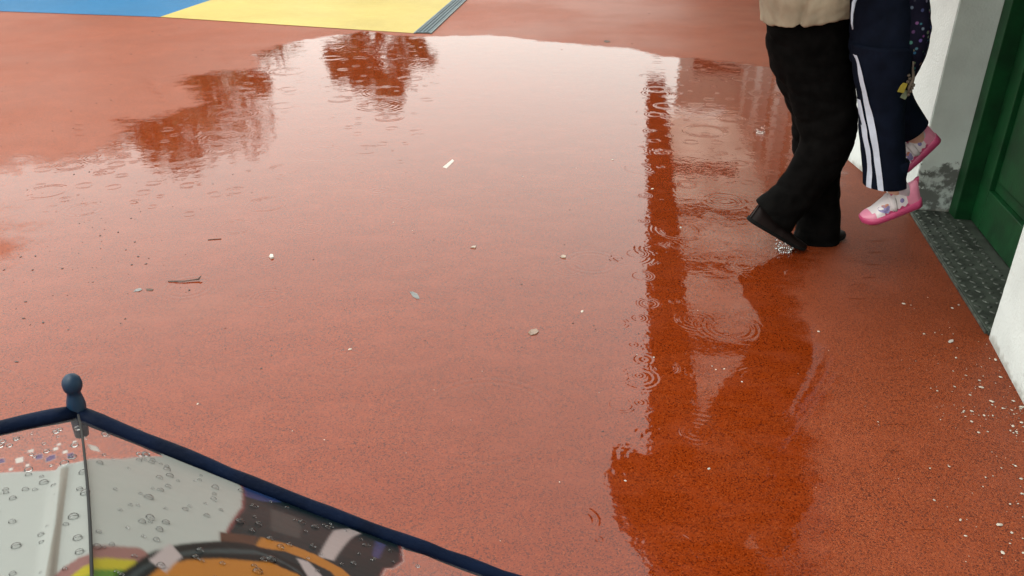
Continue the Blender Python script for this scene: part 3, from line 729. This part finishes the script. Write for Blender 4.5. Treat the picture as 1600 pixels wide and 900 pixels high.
def child_shoe(toe, heel, upv, ankle):
    Mx, Ln, root, hwid, top, st = shoe(child, toe, heel, upv, .086, .104, mats_c, 'child')
    s = Ln
    # heel tab, strap, printed patch, side dot
    bm = bmesh.new(); tube(bm, [Mx @ Vector((.04*s, 0, .085)), Mx @ Vector((.01*s, 0, .108)), Mx @ Vector((-.012*s, 0, .116)), Mx @ Vector((.004*s, 0, .088))], [(.009, .006), (.009, .006), (.007, .005), (.006, .004)], 10, Vector((0, 1, 0)))
    obj('heel_tab', bm, M_MAG, root, True)
    for side in (-1, 1):
        def spt(u, hgt, off=.0015):                   # point on the side wall of the upper
            hw_ = hwid(u); t0 = st(u)*.8; tp = top(u); f_ = max(0.02, min(.98, (hgt-t0)/(tp-t0)))
            sx = f_**(1/(.62 if u > .4 else .5)); cx = math.sqrt(max(0, 1-sx*sx))
            return Mx @ Vector((u*s, side*(hw_*cx**.75*(1-.30*sx*(1 if u < .45 else .55))+off), hgt))
        def patch(name, u0, h0, ru, rh, mat, n=16, wob=0):
            c_ = spt(u0, h0, .0022); vs_ = [c_]
            for i in range(n):
                a = 2*math.pi*i/n; k_ = 1+wob*math.sin(a*3+1)
                vs_.append(spt(u0+math.cos(a)*ru*k_, h0+math.sin(a)*rh*k_, .0020))
            me_ = mesh(name, vs_, [(0, 1+i, 1+(i+1) % n) for i in range(n)], True); link(name, me_, mat, root)
        patch('side_emblem', .34, .060, .036, .0085, M_LILAC)
        patch('printed_patch', .64, .049, .085, .0135, M_LILAC, 18, .18)
        patch('printed_patch', .61, .059, .05, .006, M_RUST, 14, .3)
        # magenta wavy trim over the sole
        vs_, fs_ = [], []
        for i in range(25):
            u = .24+.42*i/24; h1 = st(u)+.0065+.004*math.sin(i*1.1)
            vs_ += [spt(u, st(u)*.82, .0018), spt(u, h1, .0018)]
        for i in range(24): fs_.append((2*i, 2*i+1, 2*i+3, 2*i+2))
        link('side_trim', mesh('side_trim', vs_, fs_, True), M_MAG, root)
    # strap over the instep and sock
    bm = bmesh.new(); pts = []
    for i in range(13):
        a = math.pi*i/12; pts.append(Mx @ Vector((.50*s-.03*s*math.sin(a), math.cos(a)*.041, (.028+.060*math.sin(a)**.8))))
    tube(bm, pts, [(.0022, .012)]*13, 8, (Mx.to_3x3() @ Vector((1, 0, 0)))); obj('strap', bm, M_SHOEWHITE, root, True)
    bm = bmesh.new(); c0 = Mx @ Vector((.22*s, 0, .055))
    tube(bm, [c0, c0.lerp(ankle, .5), ankle], [(.034, .030), (.031, .028), (.030, .028)], 18); obj('sock', bm, M_SOCK, child, True)
child_shoe(W(1347, 350, YC-.02), W(1439, 319, YC-.02), Vector((-.25, 0, .95)), W(1397, 280, YC-.02))
child_shoe(W(1400, 274, YC+.17), W(1468, 217, YC+.17), Vector((-.55, 0, .8)), W(1424, 200, YC+.165))

# backpack on the child's back
m, t, p, mo = nodes('spotted_pack_cloth'); co = N(t, 'ShaderNodeTexCoord').outputs['Object']
v = N(t, 'ShaderNodeTexVoronoi'); v.inputs['Scale'].default_value = 48; L(t, co, v.inputs['Vector'])
k_ = ramp(t, v.outputs['Distance'], .34, .22)
hue = mixc(t, .62, v.outputs['Color'], (.03, .07, .20))
c_ = mixc(t, math_(t, 'MULTIPLY', k_, .30), (.004, .004, .011), hue)
L(t, c_, p.inputs['Base Color']); p.inputs['Roughness'].default_value = .85; p.inputs['Specular IOR Level'].default_value = .08
M_PACK = m
M_PACKTRIM = simple('plum_pack_trim', (.010, .004, .009), .6)
M_YEL = simple('yellow_tag', (.22, .17, .01), .6)
M_CORD = simple('brown_cord', (.06, .045, .03), .8)
M_TAGGREEN = simple('pale_green_tag', (.10, .12, .07), .6)
bp = thing('backpack', 'dark spotted backpack with a dangling key charm worn by the carried child', 'backpack', tuple(W(1410, 130, YC+.1)))
bm = bmesh.new()
limb(bm, [(1404, 134, YC-.0, 8), (1410, 114, YC-.0, 17), (1416, 84, YC-.0, 24), (1420, 52, YC-.0, 27), (1422, 22, YC+.01, 25), (1416, -20, YC+.02, 25), (1412, -60, YC+.03, 16)], 18, 24, 1.7)
adopt(link('bag', remeshed(bm, .009, 2, lambda co: .003*noise.noise(co*30)), M_PACK), bp)
bm = bmesh.new(); tube(bm, [W(px, py, YC-.03) for px, py in ((1436, -5), (1444, 20), (1446, 42), (1441, 64), (1434, 88), (1424, 110))], [.006]*6, 10); adopt(obj('piping', bm, M_PACKTRIM, smooth=True), bp)
for q in (-.09, .10):
    s_ = csh+Vector((-.02, q, 0))
    bm = bmesh.new(); tube(bm, [W(1412, -50, YC+.12)+Vector((0, q*.6, 0)), s_+Vector((0, 0, .075)), s_+Vector((-.09, 0, 0)), s_+Vector((-.10, 0, -.10))], [(.02, .006)]*4, 10); adopt(obj('strap', bm, M_PACKTRIM, smooth=True), bp)
rnd = random.Random(4)
bm = bmesh.new(); tube(bm, [W(px, py, YC-.1) for px, py in ((1427, 96), (1426.5, 108), (1427.5, 120), (1425, 128), (1421, 136), (1419, 147))], [.003, .0035, .0055, .007, .006, .003], 8)
for i in range(7):
    q = W(1422+rnd.uniform(-4, 5), 118+i*5, YC-.1); ball(bm, q, .006+.003*rnd.random(), sub=1)
adopt(obj('charm_cord', bm, M_CORD, smooth=True), bp)
bm = bmesh.new(); box(bm, Matrix.Translation(W(1410, 137, YC-.1)) @ Matrix.Rotation(.2, 4, 'Y'), .024, .006, .034, .002); adopt(obj('tag', bm, M_YEL), bp)
bm = bmesh.new(); box(bm, Matrix.Translation(W(1414, 148, YC-.09)) @ Matrix.Rotation(.4, 4, 'Y'), .022, .006, .03, .002); adopt(obj('tag', bm, M_TAGGREEN), bp)

# ------------------------------------------------------------------ umbrella held by the adult (above the frame, mirrored)
M_RED = simple('dark_red_canopy', (.10, .012, .010), .5, .15, 10)
uc = Vector((.93, 3.10, 1.56)); uax = Vector((-.62, -.1, .78)).normalized()
ub = thing('umbrella', 'open dark red umbrella over the adult, mirrored in the puddle', 'umbrella', tuple(uc))
e1 = uax.cross(Vector((0, 1, 0))).normalized(); e2 = uax.cross(e1)
def upt(a, v, rr=.56, hh=.22): return uc+(e1*math.cos(a)+e2*math.sin(a))*rr*math.sin(v*math.pi/2)*(1-.04*abs(math.sin(4*a))*v)+uax*hh*math.cos(v*math.pi/2)
bm = bmesh.new(); g = [[bm.verts.new(upt(2*math.pi*k/64, .02+.98*j/10)) for k in range(64)] for j in range(11)]
for j in range(10):
    for k in range(64): bm.faces.new((g[j][k], g[j][(k+1) % 64], g[j+1][(k+1) % 64], g[j+1][k]))
adopt(obj('canopy', bm, M_RED, smooth=True), ub)
for k in range(8):
    bm = bmesh.new(); tube(bm, [upt(k*math.pi/4, .05+.95*j/8)-uax*.006 for j in range(9)], [.002]*9, 6, uax); adopt(obj('rib', bm, M_STEEL), ub)
bm = bmesh.new(); tube(bm, [uc+uax*.27, fwr+Vector((0, -.01, .05)), fwr+Vector((.02, -.01, -.08))], [.005, .005, .011], 10, Vector((0, 1, 0))); adopt(obj('shaft', bm, M_STEEL), ub)

# ------------------------------------------------------------------ clear printed umbrella in the foreground
M_NAVYTRIM = simple('navy_piping', (.0012, .0045, .016), .6, .25, 40, .0005, 300, spec=.07)
M_CAPBLUE = simple('blue_plastic_cap', (.004, .020, .045), .45, .15, 60, spec=.3)
M_WIRE = simple('rib_wire', (.010, .011, .011), .6, .2, 60, spec=.15)
UR, UC, UAX, USP, UH = .3727, Vector((-.1231, .0001, 1.0534)), Vector((.45078, -.10654, .88625)).normalized(), 1.9506, .1841
f1 = Vector((0, 1, 0)).cross(UAX).normalized(); f2 = UAX.cross(f1)
def tip(k): a = USP+k*math.pi/4; return UC+(f1*math.cos(a)+f2*math.sin(a))*UR
APEX = UC+UAX*UH
def ribp(k, v): return tip(k)*(1-v)+APEX*v+UAX*(.2*UH*4*v*(1-v))
def cpt(k0, k1, s_, v, off=0.0):
    q = ribp(k0, v)*(1-s_)+ribp(k1, v)*s_
    sag = math.sin(math.pi*s_)*(1-v)
    q = q+UAX*(-.004*sag)
    return q+UAX*off
um = thing('umbrella', "child's clear printed umbrella with navy edge and raindrops, close at lower left", 'umbrella', tuple(UC))
m, t, p, mo = nodes('printed_clear_film')
a_ = N(t, 'ShaderNodeAttribute'); a_.attribute_name = 'print'
co = N(t, 'ShaderNodeTexCoord').outputs['Object']
L(t, mixc(t, math_(t, 'MULTIPLY', ramp(t, noise_(t, co, 25, 4), .35, .7), .012), a_.outputs['Color'], (.12, .12, .115)), p.inputs['Base Color'])
L(t, a_.outputs['Alpha'], p.inputs['Alpha']); p.inputs['Roughness'].default_value = .3; p.inputs['Specular IOR Level'].default_value = .03
b = N(t, 'ShaderNodeBump'); b.inputs['Strength'].default_value = .5; b.inputs['Distance'].default_value = .002
L(t, noise_(t, co, 18, 3), b.inputs['Height']); L(t, b.outputs[0], p.inputs['Normal'])
M_FILM = m
def inside(poly, x, y):
    c_ = False; n = len(poly)
    for i in range(n):
        (xa, ya), (xb, yb) = poly[i], poly[i-1]
        if (ya > y) != (yb > y) and x < (xb-xa)*(y-ya)/(yb-ya)+xa: c_ = not c_
    return c_
GREYW = (.19, .20, .19, .97); DARK = (.003, .0075, .009, 1.0); AMB = (.20, .075, .010, .97); NAVY_ = (.008, .02, .065, .96)
PALE = (.20, .17, .17, .97); MAROON = (.08, .02, .02, .96); FILM = (.3, .3, .3, .10); YEL = (.20, .17, .008, .96); GRN = (.035, .09, .008, .96); ROSE = (.12, .06, .055, .95)
arc_o = [(.03, .455), (.048, .438), (.08, .413), (.122, .375), (.18, .338), (.26, .295), (.318, .273), (.35, .268), (.40, .275), (.432, .28), (.473, .295), (.52, .34)]
arc_i = [(.10, .455), (.115, .42), (.14, .395), (.193, .365), (.263, .335), (.333, .312), (.362, .30), (.425, .305), (.453, .32), (.48, .36)]
mid_o = [(a*.62+c*.38, b_*.62+d*.38) for (a, b_), (c, d) in zip(arc_o[:10], arc_i)]; mid_i = [(a*.38+c*.62, b_*.38+d*.62) for (a, b_), (c, d) in zip(arc_o[:10], arc_i)]
LAY_R = [
    ([(.0, .212), (.075, .152), (.163, .04), (.16, -.1), (.40, -.1), (.40, .6), (.0, .6)], GREYW),
    ([(.318, -.1), (.320, .06), (.312, .152), (.275, .26), (.262, .6), (.56, .6), (.600, .233), (.613, .185), (.633, .168), (.655, .12), (.665, -.1)], MAROON),
    ([(.325, -.1), (.326, .06), (.318, .152), (.282, .26), (.268, .6), (.555, .6), (.595, .233), (.608, .185), (.628, .168), (.648, .12), (.658, -.1)], DARK),
    ([(.326, -.1), (.326, .085), (.36, .075), (.40, .03), (.42, -.1)], NAVY_),
    ([(.60, .05), (.622, .05), (.60, .15), (.585, .15)], NAVY_),
    ([(.375, .10), (.44, .09), (.43, .19), (.37, .20)], (.022, .023, .023, 1.0)),
    ([(.508, .085), (.545, .03), (.57, .03), (.545, .09), (.50, .225), (.468, .23)], PALE),
    ([(.0, .405), (.03, .395), (.10, .375), (.14, .39), (.10, .6), (.0, .6)], ROSE),
    ([(.0, .425), (.03, .415), (.09, .40), (.11, .42), (.10, .6), (.0, .6)], YEL),
    ([(.0, .44), (.03, .432), (.075, .42), (.10, .44), (.10, .6), (.0, .6)], GRN),
    ([(.348, .238), (.415, .225), (.463, .228), (.517, .242), (.56, .275), (.60, .36), (.57, .40), (.53, .30), (.492, .263), (.443, .255), (.393, .255), (.333, .275)], AMB),
    ([(.262, .27), (.34, .24), (.33, .28), (.262, .30)], (.03, .014, .008, .96)),
    (arc_o+[(.5, .6), (.03, .6)], (.0015, .003, .0035, 1.0)),
    (mid_o+mid_i[::-1], (.018, .025, .027, 1.0)),
    (arc_i+[(.46, .6), (.06, .6)], AMB),
    ([(.116, .392), (.150, .402), (.184, .362), (.160, .344)], PALE),
    ([(.420, .262), (.445, .258), (.50, .31), (.47, .34)], PALE),
    ([(.012, .145), (.030, .138), (.034, .158), (.016, .166)], (.32, .32, .30, .9)),
]
LAY_L = [
    ([(-.1, .216), (.043, .215), (.048, .225), (.135, .188), (.30, .13), (1.1, .13), (1.1, .7), (-.1, .7)], GREYW),
    ([(.027, .226), (.041, .226), (.058, .352), (.088, .46), (.064, .46), (.046, .352)], (.13, .13, .115, .93)),
    ([(-.1, .42), (.022, .418), (.05, .425), (.075, .44), (.08, .6), (-.1, .6)], ROSE),
    ([(-.1, .435), (.01, .432), (.035, .44), (.05, .46), (.05, .6), (-.1, .6)], YEL),
    ([(-.1, .45), (.02, .447), (.03, .46), (.03, .6), (-.1, .6)], GRN),
]
sqr = random.Random(12)
for (x_, y_, s_, kind_) in [(.103, .160, .006, 0), (.072, .165, .006, 1), (.083, .135, .004, 0), (.130, .147, .006, 1), (.058, .182, .005, 1), (.052, .178, .006, 1), (.044, .150, .004, 0), (.030, .172, .004, 0), (.038, .135, .003, 0), (.022, .19, .006, 1), (.012, .14, .003, 0), (.118, .185, .003, 0), (.092, .185, .003, 0), (.15, .15, .005, 0), (.17, .13, .004, 1)]:
    LAY_L.append(([(x_-s_, y_-s_*1.4), (x_+s_, y_-s_*1.6), (x_+s_, y_+s_*1.4), (x_-s_, y_+s_*1.6)], (.32, .32, .30, .85) if kind_ == 0 else (.03, .05, .12, .7)))
SUB = [(a, b_) for a in (-.5, 0, .5) for b_ in (-.5, 0, .5)]
def panel(k0, k1, ss, vv, layers):
    nv = len(vv); vs, cols, fs = [], [], []; wa = ss[1]-ss[0]; wv_ = vv[1]-vv[0]
    for a in ss:
        for v in vv:
            ridge = 0
            if layers is LAY_L:                            # loose fold of film beside the rib
                c_ = .034+(v-.22)*.2; ridge = .0018*math.exp(-((a-c_)/.012)**2)*min(1, max(0, v-.15)*8)
            vs.append(cpt(k0, k1, a, v, ridge)); acc = [0, 0, 0, 0]
            for da, dv_ in SUB:
                col = FILM
                for poly, cc in layers:
                    if inside(poly, a+da*wa, v+dv_*wv_): col = cc
                for q in range(4): acc[q] += col[q]/len(SUB)
            cols.append(tuple(acc))
    for i in range(len(ss)-1):
        for j in range(nv-1): fs.append((i*nv+j, i*nv+j+1, (i+1)*nv+j+1, (i+1)*nv+j))
    me = mesh('panel', vs, fs, True); at = me.attributes.new('print', 'FLOAT_COLOR', 'POINT')
    at.data.foreach_set('color', [x for c_ in cols for x in c_])
    return adopt(link('panel', me, M_FILM), um)
dense_v = [i*.5/150 for i in range(151)]+[.5+.5*i/12 for i in range(1, 13)]
panel(0, -1, [i/230 for i in range(231)], dense_v, LAY_R)
panel(0, 1, [i*.22/110 for i in range(111)]+[.22+.78*i/16 for i in range(1, 17)], dense_v, LAY_L)
coarse = [i/14 for i in range(15)]
for k in range(1, 7): panel(k, k+1, coarse, [i/20 for i in range(21)], [([(-.1, .2), (1.1, .2), (1.1, 1.1), (-.1, 1.1)], GREYW)])
for k in range(-1, 7):                                      # navy piping along each panel edge
    n = 24; q = [cpt(k, k+1, i/n, .004)+UAX*.0036 for i in range(n+1)]
    q = [p_+Vector((noise.noise(p_*60), noise.noise(p_*60+Vector((9, 0, 0))), noise.noise(p_*60+Vector((0, 9, 0)))))*.0009 for p_ in q]
    bm = bmesh.new(); tube(bm, q, [(.0043+.0004*math.sin(i*1.7), .0035) for i in range(n+1)], 10, UAX); adopt(obj('edge_piping', bm, M_NAVYTRIM, smooth=True), um)
for k in range(8):
    bm = bmesh.new(); tube(bm, [ribp(k, .03+.97*j/20)+UAX*(.0040-.0026*min(1, j/4)) for j in range(21)], [.00055]*21, 8, UAX); adopt(obj('rib', bm, M_WIRE, smooth=True), um)
    t0 = tip(k); out = (ribp(k, 0)-ribp(k, .12)).normalized(); out = (out*.75+UAX*.05).normalized()
    if k == 0:
        # cap as seen: leans out and up from the rim
        out = (W(103, 600, .0001+t0.y)-W(121, 690, t0.y)).normalized()
    bm = bmesh.new()
    pr = [(-.0195, .0), (-.0194, .0034), (-.008, .0040), (.004, .0046), (.008, .0042), (.0115, .0035), (.0142, .0032), (.0155, .0040), (.0175, .0046), (.0205, .0048), (.0235, .0043), (.0258, .0029), (.0278, .0)]
    tube(bm, [t0+UAX*.0048+out*a*.82 for a, r_ in pr], [max(r_, .0002) for a, r_ in pr], 16, UAX); adopt(obj('tip_cap', bm, M_CAPBLUE, smooth=True), um)
bm = bmesh.new(); tube(bm, [APEX+UAX*.03, APEX-UAX*.5, APEX-UAX*.62], [.005, .005, .013], 12, Vector((0, 1, 0))); adopt(obj('shaft', bm, M_NAVYTRIM, smooth=True), um)
# raindrops
m, t, p, mo = nodes('raindrop'); p.inputs['Transmission Weight'].default_value = 1; p.inputs['Roughness'].default_value = .05; p.inputs['IOR'].default_value = 1.33
p.inputs['Base Color'].default_value = (1, 1, 1, 1); M_DROP = m
m, t, p, mo = nodes('flat_raindrop'); t.nodes.remove(p)
gl = N(t, 'ShaderNodeBsdfGlossy'); gl.inputs['Roughness'].default_value = .22; tp = N(t, 'ShaderNodeBsdfTransparent'); tp.inputs[0].default_value = (.9, .9, .9, 1)
lw = N(t, 'ShaderNodeFresnel'); lw.inputs['IOR'].default_value = 1.33; ms = N(t, 'ShaderNodeMixShader')
L(t, lw.outputs[0], ms.inputs[0]); L(t, tp.outputs[0], ms.inputs[1]); L(t, gl.outputs[0], ms.inputs[2]); L(t, ms.outputs[0], mo.inputs[0]); M_BEAD = m
bm = bmesh.new(); rnd = random.Random(9)
for i in range(230):
    k1 = -1 if rnd.random() < .68 else 1; s_ = rnd.random()*(.7 if k1 < 0 else .22); v = .05+rnd.random()*.42
    r_ = .0007+.0012*rnd.random()**1.8
    if i % 40 == 0: r_ = .0021
    c_ = cpt(0, k1, s_, v, .0004)
    n_ = (cpt(0, k1, s_+.01, v)-cpt(0, k1, s_, v)).cross(cpt(0, k1, s_, v+.01)-cpt(0, k1, s_, v)).normalized()
    if n_.dot(UAX) < 0: n_ = -n_
    Q = n_.to_track_quat('Z', 'Y').to_matrix().to_4x4()
    bmesh.ops.create_icosphere(bm, subdivisions=2, radius=r_, matrix=Matrix.Translation(c_) @ Q @ Matrix.Diagonal((1, rnd.uniform(.9, 1.3), .7, 1)))
stuff(adopt(obj('raindrops', bm, M_BEAD, smooth=True), um))

# ------------------------------------------------------------------ litter and grit on the ground
M_PAPER = simple('wet_white_scrap', (.34, .31, .28), .6, .08, 80)
M_GREYLEAF = simple('grey_leaf', (.10, .10, .10), .5, .3, 80)
M_TWIG = simple('twig_bark', (.05, .03, .022), .8, .3, 60)
M_GRIT = simple('dark_grit', (.03, .022, .02), .7, .4, 50)
M_FLAKE = simple('paint_flake', (.36, .32, .27), .7, .25, 60)
def scrap(name, label, cat, px, py, pts, mat, thick=.0012, z=.0016, group=None):
    c_ = G(px, py); bm = bmesh.new()
    out = [(a*math.cos(0), b_) for a, b_ in pts]
    va = [bm.verts.new((x_, y_, 0)) for x_, y_ in out]; vb = [bm.verts.new((x_*.96, y_*.96, thick+.0015*math.sin(x_*200))) for x_, y_ in out]
    n = len(out); bm.faces.new(va[::-1]); bm.faces.new(vb)
    for i in range(n): bm.faces.new((va[i], va[(i+1) % n], vb[(i+1) % n], vb[i]))
    o = obj(name, bm, mat); o.location = (c_.x, c_.y, z); return tag(o, label, cat, group)
def by_px(c, poly):                                        # outline measured on the ground around c
    g0 = G(*c); return [(G(*q).x-g0.x, G(*q).y-g0.y) for q in poly]
scrap('paper_strip', 'white slanted strip of paper lying in the middle of the puddle', 'paper', 700, 257, by_px((700, 257), [(692, 262), (698, 263.5), (710, 252), (707, 249)]), M_PAPER)
scrap('leaf', 'small dark grey leaf lying on the wet orange ground at centre', 'leaf', 648, 462, by_px((648, 462), [(640, 457), (645, 456), (652, 460), (656, 467), (651, 468), (645, 464)]), M_GREYLEAF)
scrap('leaf', 'dark brown leaf scrap beside the twig on the left ground', 'leaf', 234, 453.5, by_px((234, 453.5), [(228, 452), (236, 451.7), (240, 453), (238, 455), (229, 455)]), M_TWIG)
scrap('leaf', 'pale grey leaf scrap left of the twig on the ground', 'leaf', 216, 454, by_px((216, 454), [(208, 456.5), (213, 452), (220, 451), (223, 453.5), (218, 456)]), M_GREYLEAF)
scrap('pebble', 'bright white chip on the ground left of centre', 'pebble', 424, 402, by_px((424, 402), [(420.5, 402), (423, 398.5), (427, 400), (428, 404), (424, 405.5)]), M_PAPER, .006)
scrap('leaf', 'dark leaf on the orange ground beyond the far puddle edge', 'leaf', 948, 65, by_px((948, 65), [(943, 65), (946, 63), (952, 64), (954, 66), (947, 67)]), M_TWIG, .003)
scrap('leaf', 'crumpled tan leaf in the puddle right of centre', 'leaf', 835, 520, by_px((835, 520), [(825, 521), (829, 516), (838, 515), (842, 519), (838, 523), (829, 525)]), simple('tan_leaf', (.15, .09, .06), .4, .3, 120), .0025)
scrap('paper_scrap', 'small white scrap in front of the tread plate', 'paper', 1485, 534, by_px((1485, 534), [(1481, 535), (1483, 532.5), (1489, 532.5), (1489, 535), (1484, 536.5)]), M_PAPER, .003)
scrap('leaf', 'tiny pale bit of leaf in the puddle above centre right', 'leaf', 880, 402, by_px((880, 402), [(875, 402), (879, 399.5), (884, 401), (884, 404), (878, 404)]), simple('pale_leaf', (.20, .14, .10), .4, .3, 120), .004)
scrap('leaf', 'small pale leaf bit in the puddle at centre', 'leaf', 740, 387, by_px((740, 387), [(735, 388), (738, 385.5), (744, 386), (743, 388.5)]), simple('pale_leaf_bit', (.24, .18, .14), .4, .3, 120), .004)
c_ = G(285, 440)
tw = [G(px, py)-c_ for px, py in ((263, 440.5), (272, 440.8), (288, 441.3), (302, 439.7), (312, 439))]
bm = bmesh.new(); tube(bm, [q+Vector((0, 0, .0035+.0012*i)) for i, q in enumerate(tw)], [.0018, .0024, .0024, .0026, .0032], 8, Vector((0, 0, 1)))
q = tw[-1]; tube(bm, [q+Vector((0, 0, .012)), q+Vector((.004, .014, .016))], [.003, .0015], 6, Vector((0, 0, 1)))
o = obj('twig', bm, M_TWIG, smooth=True); o.location = (c_.x, c_.y, .0); tag(o, 'thin curved brown twig lying on the wet ground at left', 'twig')
c_ = G(332, 375); bm = bmesh.new(); tube(bm, [G(px, py)-c_+Vector((0, 0, .004)) for px, py in ((325, 375.5), (336, 374.6), (346, 374))], [.0015, .002, .0015], 6, Vector((0, 0, 1)))
o = obj('twig', bm, M_TWIG); o.location = (c_.x, c_.y, -.001); tag(o, 'short thin twig on the wet ground farther than the curved twig', 'twig')
def speck_field(name, label, cat, spots, mat, seed, smin, smax, flat=.5):
    rnd = random.Random(seed); bm = bmesh.new()
    for px, py in spots:
        c_ = G(px, py); s_ = (smin+(smax-smin)*rnd.random()**3)*(1+.12*c_.y)
        Mx = Matrix.Translation((c_.x, c_.y, .0014+s_*flat*.3)) @ Matrix.Rotation(rnd.uniform(0, 6.28), 4, 'Z') @ Matrix.Diagonal((s_*rnd.uniform(.8, 1.9), s_, s_*flat, 1))
        bmesh.ops.create_icosphere(bm, subdivisions=1, radius=1, matrix=Mx)
    o = obj(name, bm, mat); tag(o, label, cat); return stuff(o)
rnd = random.Random(21)
sp_ = [(rnd.gauss(110, 110), rnd.gauss(400, 75)) for i in range(100)]+[(rnd.uniform(0, 450), rnd.uniform(40, 230)) for i in range(60)]+[(rnd.uniform(0, 1000), rnd.uniform(300, 700)) for i in range(60)]+[(rnd.uniform(700, 1180), rnd.uniform(20, 90)) for i in range(25)]
speck_field('dark_grit', 'dark specks of grit and leaf scattered over the wet ground at left', 'grit', sp_, M_GRIT, 2, .0012, .0034)
sp_ = []
for i in range(190):
    py = rnd.uniform(440, 880)**1.0; xr = 1545+(py-528)*.52 if py > 528 else 1420+(py-329)*.62
    d = abs(rnd.gauss(0, 1)); px = xr-6-d*(95 if py > 560 else 55)
    if py < 560 and rnd.random() < .6: continue
    sp_.append((px, py))
sp_ += [(rnd.gauss(1520, 22), rnd.gauss(640, 7)) for i in range(22)]+[(rnd.gauss(1590, 12), rnd.gauss(650, 18)) for i in range(40)]
sp_ += [(rnd.uniform(300, 1300), rnd.uniform(250, 880)) for i in range(40)]
speck_field('paint_flakes', 'white paint flakes scattered on the ground along the white wall', 'flakes', sp_, M_FLAKE, 3, .0008, .0046, .4)
# splashing drops
def splash(px, py, n, s_, label, seed):
    rnd = random.Random(seed); c_ = G(px, py); bm = bmesh.new()
    for i in range(n):
        a = rnd.uniform(0, 6.28); r_ = rnd.uniform(.3, 1)*s_; z = rnd.random()**1.5*s_*1.3
        ball(bm, Vector((math.cos(a)*r_, math.sin(a)*r_, z)), rnd.uniform(.0012, .0035)*s_/.03, sub=2)
    for k in range(18):                                     # thrown-up crown of water
        a = 2*math.pi*k/18; q = Vector((math.cos(a), math.sin(a), 0))*s_*.55
        tube(bm, [q, q*1.25+Vector((0, 0, s_*rnd.uniform(.25, .55)))], [s_*.07, s_*.02], 6, Vector((0, 1, 0)))
    o = obj('splash', bm, M_DROP, smooth=True); o.location = (c_.x, c_.y, .0015); tag(o, label, 'splash'); stuff(o)
splash(1187, 208, 26, .035, 'splash of a raindrop in the puddle left of the adult', 1)
splash(1226, 392, 40, .045, 'small splash under the lifted shoe of the adult', 2)
